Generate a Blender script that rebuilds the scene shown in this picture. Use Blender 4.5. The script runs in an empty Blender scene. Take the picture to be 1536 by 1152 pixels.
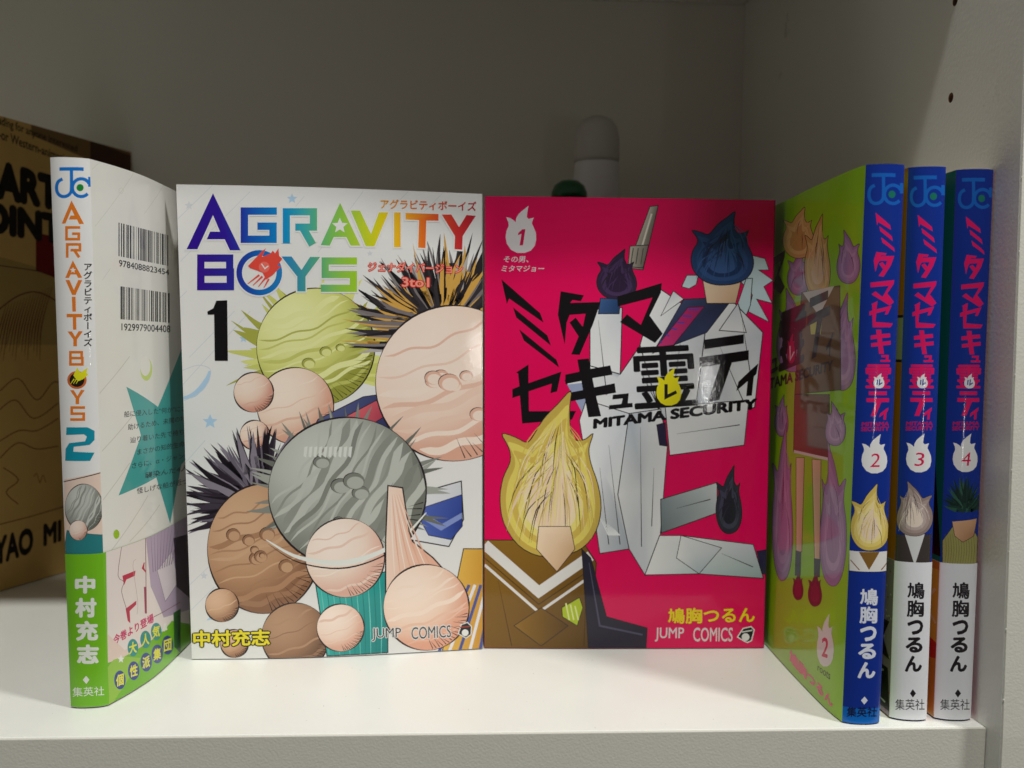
import bpy, bmesh, math, random
import numpy as np
from mathutils import Matrix, Vector
from mathutils.geometry import tessellate_polygon

random.seed(7)
sc = bpy.context.scene
COL = sc.collection

# ------------------------------------------------------------------ camera
F, PITCH, ROLL, YAW = 1517.44, 0.08207, 0.00901, 0.05361
CAM = np.array([-0.00908, -0.30276, 0.11976])
PCX, PCY = 768 - 38.0, 576 + 64.35            # principal point in a 1536 x 1152 frame
fwd = np.array([math.sin(YAW) * math.cos(PITCH), math.cos(YAW) * math.cos(PITCH), -math.sin(PITCH)])
_r = np.array([math.cos(YAW), -math.sin(YAW), 0.0]); _u = np.cross(_r, fwd)
right = _r * math.cos(ROLL) + _u * math.sin(ROLL); up = np.cross(right, fwd)
cd = bpy.data.cameras.new('camera'); cam = bpy.data.objects.new('camera', cd); COL.objects.link(cam)
cam.matrix_world = Matrix(((right[0], up[0], -fwd[0], CAM[0]), (right[1], up[1], -fwd[1], CAM[1]),
                           (right[2], up[2], -fwd[2], CAM[2]), (0, 0, 0, 1)))
cd.sensor_width = 36; cd.lens = F / 1536 * 36
cd.shift_x = 38.0 / 1536; cd.shift_y = 64.35 / 1536
cd.clip_start = 0.01; cd.clip_end = 50
cd.dof.use_dof = True; cd.dof.focus_distance = 0.345; cd.dof.aperture_fstop = 15
sc.camera = cam

# ------------------------------------------------------------------ world, lamps, exposure
w = bpy.data.worlds.new('World'); sc.world = w; w.use_nodes = True
w.node_tree.nodes['Background'].inputs[0].default_value = (1.0, 0.97, 0.92, 1)
w.node_tree.nodes['Background'].inputs[1].default_value = 0.094
def lamp(name, loc, target, energy, shape, sx, sy, color):
    ld = bpy.data.lights.new(name, 'AREA'); ld.shape = shape; ld.size = sx
    if shape in ('RECTANGLE', 'ELLIPSE'): ld.size_y = sy
    ld.energy = energy; ld.color = color
    o = bpy.data.objects.new(name, ld); COL.objects.link(o); o.location = loc
    o.rotation_euler = (Vector(target) - Vector(loc)).to_track_quat('-Z', 'Y').to_euler()
    return o
lamp('ceiling_lamp', (0.03, -0.70, 1.66), (0, 0.08, 0.0), 20.0, 'DISK', 0.08, 0, (1.0, 0.995, 0.965))
lamp('side_lamp', (0.52, -0.36, 0.86), (0, 0.05, 0.0), 5.6, 'DISK', 0.12, 0, (1.0, 0.995, 0.965))
lamp('strip_lamp', (0.246, -0.498, 0.080), (0.105, 0.084, 0.105), 0.036, 'RECTANGLE', 0.004, 0.042, (1.0, 0.98, 0.95))
sc.view_settings.view_transform = 'Standard'; sc.view_settings.look = 'None'
sc.view_settings.exposure = 0.0; sc.view_settings.gamma = 1.0
sc.cycles.max_bounces = 10; sc.cycles.diffuse_bounces = 6

# ------------------------------------------------------------------ materials
def lin(c):
    return tuple(((v / 255) / 12.92 if v <= 10 else ((v / 255 + .055) / 1.055) ** 2.4) for v in c[:3])
def mat(name, col=None, rough=0.5, bump=0.0, bscale=300.0, spec=0.5, coat=0.0, var=0.0, vscale=40.0, ink=False, trans=0.0):
    m = bpy.data.materials.new(name); m.use_nodes = True; nt = m.node_tree; N = nt.nodes; L = nt.links
    b = N['Principled BSDF']; b.inputs['Roughness'].default_value = rough
    b.inputs['Specular IOR Level'].default_value = spec; b.inputs['Coat Weight'].default_value = coat
    b.inputs['Coat Roughness'].default_value = 0.07; b.inputs['Transmission Weight'].default_value = trans
    tc = N.new('ShaderNodeTexCoord')
    src = None
    if ink:
        a = N.new('ShaderNodeAttribute'); a.attribute_name = 'ink'; src = a.outputs['Color']
    else:
        b.inputs['Base Color'].default_value = (*lin(col), 1)
        if var:
            rgb = N.new('ShaderNodeRGB'); rgb.outputs[0].default_value = (*lin(col), 1); src = rgb.outputs[0]
    if src is not None and var:
        n = N.new('ShaderNodeTexNoise'); n.inputs['Scale'].default_value = vscale; n.inputs['Detail'].default_value = 5
        L.new(tc.outputs['Object'], n.inputs['Vector'])
        mr = N.new('ShaderNodeMapRange'); mr.inputs[3].default_value = 1 - var; mr.inputs[4].default_value = 1 + var
        L.new(n.outputs[0], mr.inputs[0])
        mx = N.new('ShaderNodeMix'); mx.data_type = 'RGBA'; mx.blend_type = 'MULTIPLY'; mx.inputs[0].default_value = 1
        L.new(src, mx.inputs[6]); L.new(mr.outputs[0], mx.inputs[7]); src = mx.outputs[2]
    if src is not None: L.new(src, b.inputs['Base Color'])
    if bump:
        n = N.new('ShaderNodeTexNoise'); n.inputs['Scale'].default_value = bscale; n.inputs['Detail'].default_value = 3
        L.new(tc.outputs['Object'], n.inputs['Vector'])
        bp = N.new('ShaderNodeBump'); bp.inputs['Strength'].default_value = bump; bp.inputs['Distance'].default_value = 0.0003
        L.new(n.outputs[0], bp.inputs['Height']); L.new(bp.outputs[0], b.inputs['Normal']); L.new(bp.outputs[0], b.inputs['Coat Normal'])
    return m
M_PRINT = mat('laminated_print', rough=0.38, bump=0.05, bscale=700, ink=True, var=0.03, vscale=60, spec=0.15, coat=0.55)
M_BAND = mat('coated_band_paper', rough=0.30, bump=0.08, bscale=700, ink=True, var=0.02, vscale=80)
M_MATTE = mat('uncoated_print', rough=0.7, bump=0.15, bscale=1200, ink=True, var=0.10, vscale=70, spec=0.25)
M_SHELF = mat('white_melamine', (228, 228, 221), 0.36, bump=0.22, bscale=750, var=0.02, vscale=25)
def uneven_gloss(m, lo, hi, sc_):
    nt = m.node_tree; n = nt.nodes.new('ShaderNodeTexNoise'); n.inputs['Scale'].default_value = sc_; n.inputs['Detail'].default_value = 6; n.inputs['Roughness'].default_value = .65
    tc = nt.nodes.new('ShaderNodeTexCoord'); nt.links.new(tc.outputs['Object'], n.inputs['Vector']); mr = nt.nodes.new('ShaderNodeMapRange')
    mr.inputs[1].default_value = .3; mr.inputs[2].default_value = .7; mr.inputs[3].default_value = lo; mr.inputs[4].default_value = hi
    nt.links.new(n.outputs[0], mr.inputs[0]); nt.links.new(mr.outputs[0], nt.nodes['Principled BSDF'].inputs['Roughness'])
uneven_gloss(M_SHELF, .26, .44, 22); uneven_gloss(M_PRINT, .30, .46, 35)
M_EDGE = mat('white_edge_band', (206, 204, 192), 0.42, bump=0.3, bscale=1300, var=0.03, vscale=300)
M_WALL = mat('white_hardboard', (222, 219, 209), 0.6, bump=0.15, bscale=500, var=0.03, vscale=14, spec=0.3)
M_HOLE = mat('drilled_chipboard', (120, 88, 58), 0.9, bump=0.5, bscale=900)
def page_mat():
    m = mat('page_edges', (222, 214, 196), 0.85, spec=0.2); nt = m.node_tree; N = nt.nodes; L = nt.links
    tc = N.new('ShaderNodeTexCoord'); wv = N.new('ShaderNodeTexNoise'); mp = N.new('ShaderNodeMapping')
    mp.inputs['Scale'].default_value = (4000, 4000, 20); wv.inputs['Scale'].default_value = 1
    L.new(tc.outputs['Object'], mp.inputs[0]); L.new(mp.outputs[0], wv.inputs['Vector'])
    bp = N.new('ShaderNodeBump'); bp.inputs['Distance'].default_value = 0.0004; bp.inputs['Strength'].default_value = 0.5
    L.new(wv.outputs[0], bp.inputs['Height']); L.new(bp.outputs[0], N['Principled BSDF'].inputs['Normal'])
    return m
M_PAGE = page_mat()

# ------------------------------------------------------------------ object helpers
def tag(o, label=None, cat=None, group=None, kind=None):
    for k, v in (('label', label), ('category', cat), ('group', group), ('kind', kind)):
        if v: o[k] = v
    return o
def link(name, me, m, parent=None):
    o = bpy.data.objects.new(name, me); COL.objects.link(o)
    if m: me.materials.append(m)
    if parent: o.parent = parent
    return o
def empty(name, loc):
    o = bpy.data.objects.new(name, None); COL.objects.link(o); o.location = loc; o.empty_display_size = .01
    return o
def put_under(o, parent):                       # parent, keeping world coordinates
    o.parent = parent
    o.matrix_parent_inverse = Matrix.Translation(parent.location).inverted() if parent.type == 'EMPTY' else Matrix.Identity(4)
def mesh_from(name, verts, faces, m, parent=None, col=None, smooth=False):
    me = bpy.data.meshes.new(name); me.from_pydata([tuple(v) for v in verts], [], faces); me.update()
    if col is not None:
        a = me.color_attributes.new('ink', 'FLOAT_COLOR', 'POINT')
        a.data.foreach_set('color', np.tile(np.array([*lin(col), 1.0], dtype=np.float32), len(verts)))
    if smooth:
        for p in me.polygons: p.use_smooth = True
    o = link(name, me, m)
    if parent: put_under(o, parent)
    return o
def box(name, x0, x1, y0, y1, z0, z1, m, parent=None, bev=0.0):
    bm = bmesh.new(); bmesh.ops.create_cube(bm, size=1)
    for v in bm.verts:
        v.co = Vector(((x0 + x1) / 2 + v.co.x * (x1 - x0), (y0 + y1) / 2 + v.co.y * (y1 - y0), (z0 + z1) / 2 + v.co.z * (z1 - z0)))
    if bev: bmesh.ops.bevel(bm, geom=bm.edges[:], offset=bev, segments=2, affect='EDGES', profile=.5)
    me = bpy.data.meshes.new(name); bm.to_mesh(me); bm.free()
    o = link(name, me, m)
    if parent: put_under(o, parent)
    return o
def lathe(name, prof, cx, cy, m, parent=None, n=40):
    vs, fs = [], []
    for r, z in prof:
        for i in range(n):
            a = 2 * math.pi * i / n; vs.append((cx + r * math.cos(a), cy + r * math.sin(a), z))
    for k in range(len(prof) - 1):
        for i in range(n):
            j = (i + 1) % n; fs.append((k * n + i, k * n + j, (k + 1) * n + j, (k + 1) * n + i))
    fs.append(tuple(reversed(range(n)))); fs.append(tuple((len(prof) - 1) * n + i for i in range(n)))
    return mesh_from(name, vs, fs, m, parent, smooth=True)

# ------------------------------------------------------------------ the bookcase
XR, SHELF_Z2, BACK = 0.1667, 0.3125, 0.2803
XL = XR - 0.724
shelf = box('shelf_board', XL, XR - 0.0002, 0.0009, BACK - .0003, -0.018, 0.0, M_SHELF, bev=0.0004)
tag(shelf, kind='structure')
sb = box('edge_band', XL, XR - 0.0002, -0.0001, 0.0008, -0.018, -0.00012, M_EDGE, shelf, bev=0.0003)
top = box('upper_shelf', XL, XR - 0.0002, 0.0, BACK - .0003, SHELF_Z2, SHELF_Z2 + .018, M_SHELF, bev=0.0004); tag(top, kind='structure')
wall = box('back_wall', XL - .018, XR + .018, BACK, BACK + .003, -0.32, 0.64, M_WALL); tag(wall, kind='structure')
lp = box('side_panel', XL - .018, XL - .0002, -0.004, BACK - .0003, -0.32, 0.64, M_SHELF, bev=.0004); tag(lp, kind='structure')
# right side panel: inner face with drilled pin holes
def side_panel():
    yf = lambda z: -0.0078 + 0.030 * max(0, min(z, .25))
    z0, z1, yb = -0.32, 0.64, BACK - .0003
    loops = [[(yf(-.3), z0), (yb, z0), (yb, z1), (yf(.3), z1), (yf(.25), .25), (yf(0), 0)]]
    holes = []
    for k in range(-7, 12):
        cz = 0.2047 + 0.032 * k
        if -.02 < cz < .002 or SHELF_Z2 - .002 < cz < SHELF_Z2 + .02: continue
        holes.append((0.0411, cz))
    n = 20; r = 0.0017
    for cy, cz in holes: loops.append([(cy + r * math.cos(-2 * math.pi * i / n), cz + r * math.sin(-2 * math.pi * i / n)) for i in range(n)])
    flat = [Vector((a, b, 0)) for l in loops for a, b in l]
    tris = tessellate_polygon([[Vector((a, b, 0)) for a, b in l] for l in loops])
    verts = [(XR, v.x, v.y) for v in flat]
    faces = [tuple(t) for t in tris]
    b = len(verts); ol = loops[0]
    verts += [(XR + .018, a, c) for a, c in ol]
    k = len(ol)
    for i in range(k): faces.append((i, (i + 1) % k, b + (i + 1) % k, b + i))
    faces.append(tuple(b + i for i in range(k)))
    o = mesh_from('side_panel', verts, faces, M_SHELF); tag(o, kind='structure')
    for cy, cz in holes:
        vs, fs = [], []
        for d in (0.0, .010):
            for i in range(n): vs.append((XR + d, cy + r * math.cos(2 * math.pi * i / n), cz + r * math.sin(2 * math.pi * i / n)))
        for i in range(n): fs.append((i, (i + 1) % n, n + (i + 1) % n, n + i))
        fs.append(tuple(n + i for i in range(n)))
        h = mesh_from('pin_hole', vs, fs, M_HOLE, smooth=False); h.parent = o
    return o
rp = side_panel()
# the front edge of the panel carries its own embossed band
vs = []
for z in (-.31, 0.0, .25, .6):
    yy = -0.0078 + 0.030 * max(0, min(z, .25)) - .0002
    for (x, dy) in ((XR + .0004, -.0004), (XR + .0178, -.0004), (XR + .0178, .0001), (XR + .0001, .0001)): vs.append((x, yy + dy, z))
fs = [(k * 4 + i, k * 4 + (i + 1) % 4, k * 4 + 4 + (i + 1) % 4, k * 4 + 4 + i) for k in range(3) for i in range(4)] + [(3, 2, 1, 0), (12, 13, 14, 15)]
eb = mesh_from('edge_band', vs, fs, M_EDGE); eb.parent = rp

# ------------------------------------------------------------------ curved surfaces of the books
H = 0.1755
class Surf:
    """A vertical sheet: a footprint path (metres) swept from z0 to z1, leaning by `lean` per full book height."""
    def __init__(s, path, lean, side, z0=0.0004, z1=H):
        s.path = np.array(path, float); s.lean = np.array(lean, float); s.side = side; s.z0, s.z1 = z0, z1
        d = np.diff(s.path, axis=0); l = np.hypot(d[:, 0], d[:, 1]); s.len = l.sum(); s.k = np.concatenate([[0], np.cumsum(l)]) / l.sum()
        n = np.stack([d[:, 1], -d[:, 0]], 1) / l[:, None] * side
        v = np.concatenate([[n[0]], n[:-1] + n[1:], [n[-1]]]); s.n = v / np.hypot(v[:, 0], v[:, 1])[:, None]
    def off(s, d, z0=None, z1=None):
        return Surf(s.path + s.n * d, s.lean, s.side, s.z0 if z0 is None else z0, s.z1 if z1 is None else z1)
    def pt(s, a, t, lift=0.0, full=False):
        a = np.asarray(a, float); t = np.asarray(t, float)
        ac = a if not full else a
        x = np.interp(ac, s.k, s.path[:, 0]); y = np.interp(ac, s.k, s.path[:, 1])
        # linear continuation past both ends keeps the inversion well behaved
        for e, (i, j) in ((0, (0, 1)), (1, (-1, -2))):
            m = a < 0 if e == 0 else a > 1
            if np.any(m):
                sl = (s.path[j] - s.path[i]) / (s.k[j] - s.k[i])
                x = np.where(m, s.path[i, 0] + sl[0] * (a - s.k[i]), x); y = np.where(m, s.path[i, 1] + sl[1] * (a - s.k[i]), y)
        z = s.z0 + (s.z1 - s.z0) * t
        nx = np.interp(a, s.k, s.n[:, 0]); ny = np.interp(a, s.k, s.n[:, 1])
        return np.stack([x + s.lean[0] * z / H + nx * lift, y + s.lean[1] * z / H + ny * lift, z], -1)
    def norm(s, a):
        nx = np.interp(a, s.k, s.n[:, 0]); ny = np.interp(a, s.k, s.n[:, 1]); v = np.stack([nx, ny, -(nx * s.lean[0] + ny * s.lean[1]) / H], -1)
        return v / np.linalg.norm(v, axis=-1)[..., None]
    def st(s, px):
        """where traced artwork (read off the reference, 1536 x 1152) lies on the sheet, as fractions of its width and height"""
        px = np.asarray(px, float); a = np.full(len(px), .5); t = np.full(len(px), .5)
        def pr(a, t):
            d = s.pt(a, t) - CAM; z = d @ fwd
            return np.stack([PCX + F * (d @ right) / z, PCY - F * (d @ up) / z], -1)
        for _ in range(14):
            p = pr(a, t); e = 1e-4
            da = (pr(a + e, t) - p) / e; dt = (pr(a, t + e) - p) / e; r = px - p
            det = da[:, 0] * dt[:, 1] - da[:, 1] * dt[:, 0]
            sa = (r[:, 0] * dt[:, 1] - r[:, 1] * dt[:, 0]) / det; st_ = (da[:, 0] * r[:, 1] - da[:, 1] * r[:, 0]) / det
            a = a + np.clip(sa, -.35, .35); t = t + np.clip(st_, -.5, .5)
        return np.stack([a, t], -1)

def smooth_path(pts, n=10):
    p = np.array(pts, float) / 1000.0; q = np.vstack([2 * p[0] - p[1], p, 2 * p[-1] - p[-2]]); out = []
    seg = len(p) - 1
    for k in range(n + 1):
        u = k / n * seg; i = min(int(u), seg - 1); f = u - i; a, b, c, d = q[i], q[i + 1], q[i + 2], q[i + 3]
        out.append(.5 * ((2 * b) + (c - a) * f + (2 * a - 5 * b + 4 * c - d) * f * f + (3 * b - a - 3 * c + d) * f ** 3))
    return np.array(out)
def arc_path(a, b, bulge, n=14, side=-1):
    a = np.array(a) / 1000; b = np.array(b) / 1000; d = b - a; nn = np.array([d[1], -d[0]]) / np.hypot(*d) * 1
    return np.array([a + d * u + nn * (bulge / 1000) * (1 - abs(2 * u - 1) ** 2.6) for u in [.5 - .5 * math.cos(math.pi * k / n) for k in range(n + 1)]])

def sheet(name, s, col, m, parent, thick=0.0003):
    """the solid board or paper of a cover: front sheet, back sheet and rim"""
    n = len(s.k); vs = []
    for lift in (0.0, -thick):
        for t in (0.0, 1.0): vs += list(s.pt(s.k, np.full(n, t), lift))
    fs = []
    for i in range(n - 1):
        fs.append((i, i + 1, n + i + 1, n + i)); fs.append((2 * n + i + 1, 2 * n + i, 3 * n + i, 3 * n + i + 1))
        fs.append((i + 1, i, 2 * n + i, 2 * n + i + 1)); fs.append((n + i, n + i + 1, 3 * n + i + 1, 3 * n + i))
    fs.append((0, n, 3 * n, 2 * n)); fs.append((n - 1, 2 * n + n - 1, 3 * n + n - 1, 2 * n - 1))
    if s.side < 0: fs = [tuple(reversed(f)) for f in fs]
    o = mesh_from(name, vs, fs, m, parent, col)
    me = o.data
    for p in me.polygons[:]: p.use_smooth = True
    nrm = []
    nk = s.norm(s.k)
    for lay in range(4):
        for i in range(n): nrm.append(tuple(nk[i] * (1 if lay < 2 else -1)))
    me.normals_split_custom_set_from_vertices(nrm)
    return o
def block(name, foot, lean, z0, z1, m, parent):
    n = len(foot); vs = []
    for z in (z0, z1): vs += [(p[0] + lean[0] * z / H, p[1] + lean[1] * z / H, z) for p in foot]
    fs = [(i, (i + 1) % n, n + (i + 1) % n, n + i) for i in range(n)] + [tuple(reversed(range(n))), tuple(n + i for i in range(n))]
    return mesh_from(name, vs, fs, m, parent)

# ------------------------------------------------------------------ printing on the sheets
def stroke(pts, w, closed=False):
    p = np.array(pts, float); n = len(p)
    w = np.full(n, w, float) if np.isscalar(w) else np.array(w, float)
    L, R = [], []
    for i in range(n):
        a = p[i] - p[i - 1] if (i > 0 or closed) else p[i + 1] - p[i]
        b = (p[(i + 1) % n] - p[i]) if (i < n - 1 or closed) else a
        a = a / (np.hypot(*a) + 1e-9); b = b / (np.hypot(*b) + 1e-9)
        t = a + b; t = t / (np.hypot(*t) + 1e-9); nn = np.array([-t[1], t[0]]); m = 1 / max(.4, abs(nn @ np.array([-a[1], a[0]])))
        L.append(p[i] + nn * w[i] / 2 * m); R.append(p[i] - nn * w[i] / 2 * m)
    return L, R
def curve(pts, n=6, closed=False):
    p = np.array(pts, float); k = len(p); out = []
    rng = range(k if closed else k - 1)
    for i in rng:
        g = (lambda j: p[j % k]) if closed else (lambda j: p[max(0, min(k - 1, j))])
        a, b, c, d = g(i - 1), g(i), g(i + 1), g(i + 2)
        for q in range(n):
            f = q / n; out.append(.5 * ((2 * b) + (c - a) * f + (2 * a - 5 * b + 4 * c - d) * f * f + (3 * b - a - 3 * c + d) * f ** 3))
    if not closed: out.append(p[-1])
    return out
STEP = 1.5e-7
TOPS, KEEP = {}, []          # highest ink layer already laid on each sheet
WHITE = (226, 225, 222); BLACK = (22, 20, 22); LINE = (40, 34, 36)
class Ink:
    """one printed element: flat coloured shapes laid in painter's order on a sheet; src = sheet the tracing belongs to"""
    def __init__(s, xf=(0, 0, 1), lay=1, clip=None):
        s.v, s.f, s.c, s.xf, s.lay = [], [], [], xf, lay
    def _add(s, pts, faces, col, lay=None):
        pts = np.array(pts, float); zz = pts[:, 2] if isinstance(lay, str) else None
        pts = pts[:, :2] * s.xf[2] + np.array(s.xf[:2]); b = len(s.v)
        if lay is None: s.lay += 1; lay = s.lay
        for i, q in enumerate(pts):
            s.v.append((q[0], q[1], lay if zz is None else zz[i])); s.c.append(lin(col(q[0], q[1]) if callable(col) else col))
        s.f += [tuple(b + i for i in f) for f in faces]
    def poly(s, pts, col, lay=None):
        tr = tessellate_polygon([[Vector((p[0], p[1], 0)) for p in pts]])
        s._add(pts, tr, col, lay)
    def line(s, pts, wd, col, closed=False, smooth=0, lay=None):
        if smooth: 
            if not np.isscalar(wd): wd = np.interp(np.linspace(0, 1, (len(pts) - 1) * smooth + 1), np.linspace(0, 1, len(wd)), wd)
            pts = curve(pts, smooth, closed)
        elif not np.isscalar(wd) and len(wd) != len(pts): wd = np.interp(np.linspace(0, 1, len(pts)), np.linspace(0, 1, len(wd)), wd)
        L, R = stroke(pts, wd, closed); n = len(L)
        m = n if closed else n - 1
        s._add(L + R, [(i, (i + 1) % n, n + (i + 1) % n, n + i) for i in range(m)], col, lay)
    def shape(s, pts, col, out=None, ow=2.0, smooth=0):
        if smooth: pts = curve(pts, smooth, True)
        s.poly(pts, col)
        if out: s.line(pts, ow, out, closed=True)
    def disc(s, c, rx, col, ry=None, n=28):
        ry = ry or rx; s.poly([(c[0] + rx * math.cos(2 * math.pi * i / n), c[1] + ry * math.sin(2 * math.pi * i / n)) for i in range(n)], col)
    def star(s, c, r, col, rot=-90, inner=.45, sx=1.0):
        s.poly([(c[0] + sx * (r if i % 2 == 0 else r * inner) * math.cos(math.radians(rot + 36 * i)), c[1] + (r if i % 2 == 0 else r * inner) * math.sin(math.radians(rot + 36 * i))) for i in range(10)], col)
    def text(s, body, quad, col, bold=0.0, outline=None, ob=0.05, em=False):
        """quad = top-left, top-right, bottom-right, bottom-left; or (x0, y0, x1, y1)"""
        if len(quad) == 4 and np.isscalar(quad[0]):
            x0, y0, x1, y1 = quad; quad = [(x0, y0), (x1, y0), (x1, y1), (x0, y1)]
        q = np.array(quad, float)
        def place(v):
            u, t = v[:, :1], 1 - v[:, 1:]
            return (q[0] * (1 - u) + q[1] * u) * (1 - t) + (q[3] * (1 - u) + q[2] * u) * t
        def lay_add(v, f, c):
            P = place(v[:, :2])
            if v.shape[1] == 3:
                s.lay += 10; P = np.column_stack([P, s.lay - v[:, 2]]); s._add(P, f, c, lay='z')
            else: s._add(P, f, c)
        if outline is not None:
            # same normalisation for outline and fill
            v, f = _norm2(body, bold + ob, bold, em); lay_add(v, f, outline)
        v, f = _norm2(body, bold, bold, em); lay_add(v, f, col)
    def vtext(s, body, x0, x1, y0, y1, col, bold=0.0, outline=None, ob=.04, skew=0.0):
        n = len(body); h = (y1 - y0) / n
        for i, ch in enumerate(body):
            ya = y0 + h * i; dx = skew * (ya - y0) / max(1, (y1 - y0))
            v, f = _norm2(ch, bold, bold, True); x, y = v[:, 0].copy(), v[:, 1].copy()
            if ch == 'ー': x, y = y, 1 - x
            P = np.column_stack([x0 + dx + x * (x1 - x0), ya + (1 - y) * h])
            if v.shape[1] == 3: s.lay += 10; s._add(np.column_stack([P, s.lay - v[:, 2]]), f, col, lay='z')
            else: s._add(P, f, col)
    def ell(s, c, rx, ry, col, out=None, ow=3, rot=0, n=36):
        a = math.radians(rot); P = []
        for i in range(n):
            t = 2 * math.pi * i / n; x, y = rx * math.cos(t), ry * math.sin(t); P.append((c[0] + x * math.cos(a) - y * math.sin(a), c[1] + x * math.sin(a) + y * math.cos(a)))
        s.shape(P, col, out, ow)
    def sun(s, c, rx, ry, n, depth, col, out=None, ow=3, seed=0):
        r = random.Random(seed); P = []
        for i in range(2 * n):
            a = math.pi * i / n; k = (1 - depth * (.7 + .5 * r.random())) if i % 2 else 1 - .22 * r.random(); P.append((c[0] + rx * k * math.cos(a), c[1] + ry * k * math.sin(a)))
        s.shape(P, col, out, ow)
    def rays(s, c, r0, r1, n, w, cols, sq=1.0, seed=0, a0=0, a1=360):
        r = random.Random(seed)
        for i in range(n):
            a = math.radians(a0 + (a1 - a0) * (i + .5 * r.random()) / n); q = r1 * (.75 + .3 * r.random())
            s.line([(c[0] + r0 * math.cos(a), c[1] + r0 * sq * math.sin(a)), (c[0] + (r0 + q) / 2 * math.cos(a + .03), c[1] + (r0 + q) / 2 * sq * math.sin(a + .03)), (c[0] + q * math.cos(a), c[1] + q * sq * math.sin(a))], [w * .4, w, w * .2], cols[i % len(cols)], smooth=2)
    def grad(s, pts, cols, out=None, ow=3):
        """polygon with one colour per corner, blended across (fan from the centre, three rings)"""
        p = np.array(pts, float); c = p.mean(0); n = len(p); C = np.array(cols, float); cc = C.mean(0)
        V, K = [c], [cc]
        for f in (.34, .67, 1.0):
            V += list(c + (p - c) * f); K += list(cc + (C - cc) * f)
        F_ = [(0, 1 + i, 1 + (i + 1) % n) for i in range(n)]
        for r in (0, 1): F_ += [(1 + r * n + i, 1 + r * n + (i + 1) % n, 1 + (r + 1) * n + (i + 1) % n, 1 + (r + 1) * n + i) for i in range(n)]
        b = len(s.c); s._add(V, F_, (0, 0, 0))
        for i, q in enumerate(K): s.c[b + i] = lin(q)
        if out: s.line(pts, ow, out, closed=True)
    def globe(s, c, r, base, dark, lite, out=LINE, ow=5, sq=1.0, lx=-.4, ly=-.45, bands=6, craters=5, seed=0, tilt=-20):
        """ink-lined printed planet: blended tone, cloud bands, craters, hatching"""
        rd = random.Random(seed); craters = craters if r > 220 else 0; n = 40; base, dark, lite = (np.array(q, float) for q in (base, dark, lite))
        V, K, F_ = [(c[0], c[1])], [base], []
        def tone(u, v):
            d = (u - lx) ** 2 + (v - ly) ** 2; t = min(1, max(0, d / 1.9)); return base + (lite - base) * max(0, 1 - t * 2.4) if t < .42 else base + (dark - base) * min(1, (t - .42) / .5)
        for q in range(1, 9):
            for i in range(n):
                a = 2 * math.pi * i / n; u, v = q / 8 * math.cos(a), q / 8 * math.sin(a); V.append((c[0] + r * u, c[1] + r * sq * v)); K.append(tone(u, v))
        K[0] = tone(0, 0); F_ += [(0, 1 + i, 1 + (i + 1) % n) for i in range(n)]
        for q in range(7): F_ += [(1 + q * n + i, 1 + q * n + (i + 1) % n, 1 + (q + 1) * n + (i + 1) % n, 1 + (q + 1) * n + i) for i in range(n)]
        b = len(s.c); s._add(V, F_, (0, 0, 0))
        for i, q in enumerate(K): s.c[b + i] = lin(q)
        ta = math.radians(tilt)
        def P(u, v): x, y = u * math.cos(ta) - v * math.sin(ta), u * math.sin(ta) + v * math.cos(ta); return (c[0] + r * x, c[1] + r * sq * y)
        for i in range(bands):
            v = -.75 + 1.5 * (i + rd.random() * .6) / bands; h = math.sqrt(max(0, .94 - v * v)); o = rd.random() * 6
            col = base + (dark - base) * rd.choice([.35, .55, .2]) if rd.random() < .65 else base + (lite - base) * .8
            w_ = r * rd.choice([.03, .06, .10]); s.line([P(-h + 2 * h * k_ / 12, v + .10 * (1 - ((k_ - 6) / 6) ** 2) + .03 * math.sin(o + k_ * 1.3)) for k_ in range(13)], [w_ * .1] + [w_] * 11 + [w_ * .1], tuple(col), smooth=2)
        for i in range(craters):
            a, q = rd.random() * 6.28, rd.random() * .62; e = r * (.05 + .09 * rd.random()); cx, cy = c[0] + r * q * math.cos(a), c[1] + r * sq * q * math.sin(a)
            s.ell((cx, cy), e, e * .8 * sq, tuple(base + (dark - base) * .75), None); s.ell((cx + e * .12, cy + e * .16), e * .78, e * .6 * sq, tuple(base + (lite - base) * .5), None)
            s.line([(cx + e * math.cos(t / 10), cy + e * .8 * sq * math.sin(t / 10)) for t in range(24, 56, 3)], [1, ow * .6, 1], out)
        for i in range(16):
            a = math.radians(8 + 78 * i / 16); s.line([(c[0] + r * .97 * math.cos(a), c[1] + r * sq * .97 * math.sin(a)), (c[0] + r * (.80 - .1 * (i % 2)) * math.cos(a + .10), c[1] + r * sq * (.80 - .1 * (i % 2)) * math.sin(a + .10))], [ow * .7, .5], out, lay=s.lay + 1)
        s.lay += 1
        s.line([(c[0] + r * math.cos(2 * math.pi * i / 56), c[1] + r * sq * math.sin(2 * math.pi * i / 56)) for i in range(56)], [ow * (.8 + .5 * math.sin(i * .37)) for i in range(56)], out, closed=True)
    def blast(s, c, rx, ry, a0, a1, n, cols, seed=0, inner=.35, w=.05):
        """explosion of long tapering ink spikes"""
        rd = random.Random(seed)
        for i in range(n):
            a = math.radians(a0 + (a1 - a0) * (i + rd.random()) / n); q = .72 + .36 * rd.random(); bend = .10 * (rd.random() - .5)
            p = lambda f, o=0.0: (c[0] + rx * f * math.cos(a + o), c[1] + ry * f * math.sin(a + o))
            ww = rx * w * (.5 + rd.random()); s.lay += 30 if i == 0 else 0; s.line([p(inner * rd.random()), p(q * .45, bend * .3), p(q * .75, bend), p(q, bend * 2.2)], [ww, ww * 1.1, ww * .55, .4], cols[min(len(cols) - 1, int(rd.random() ** 1.2 * len(cols)))], smooth=3, lay=s.lay - i % 29)
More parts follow.
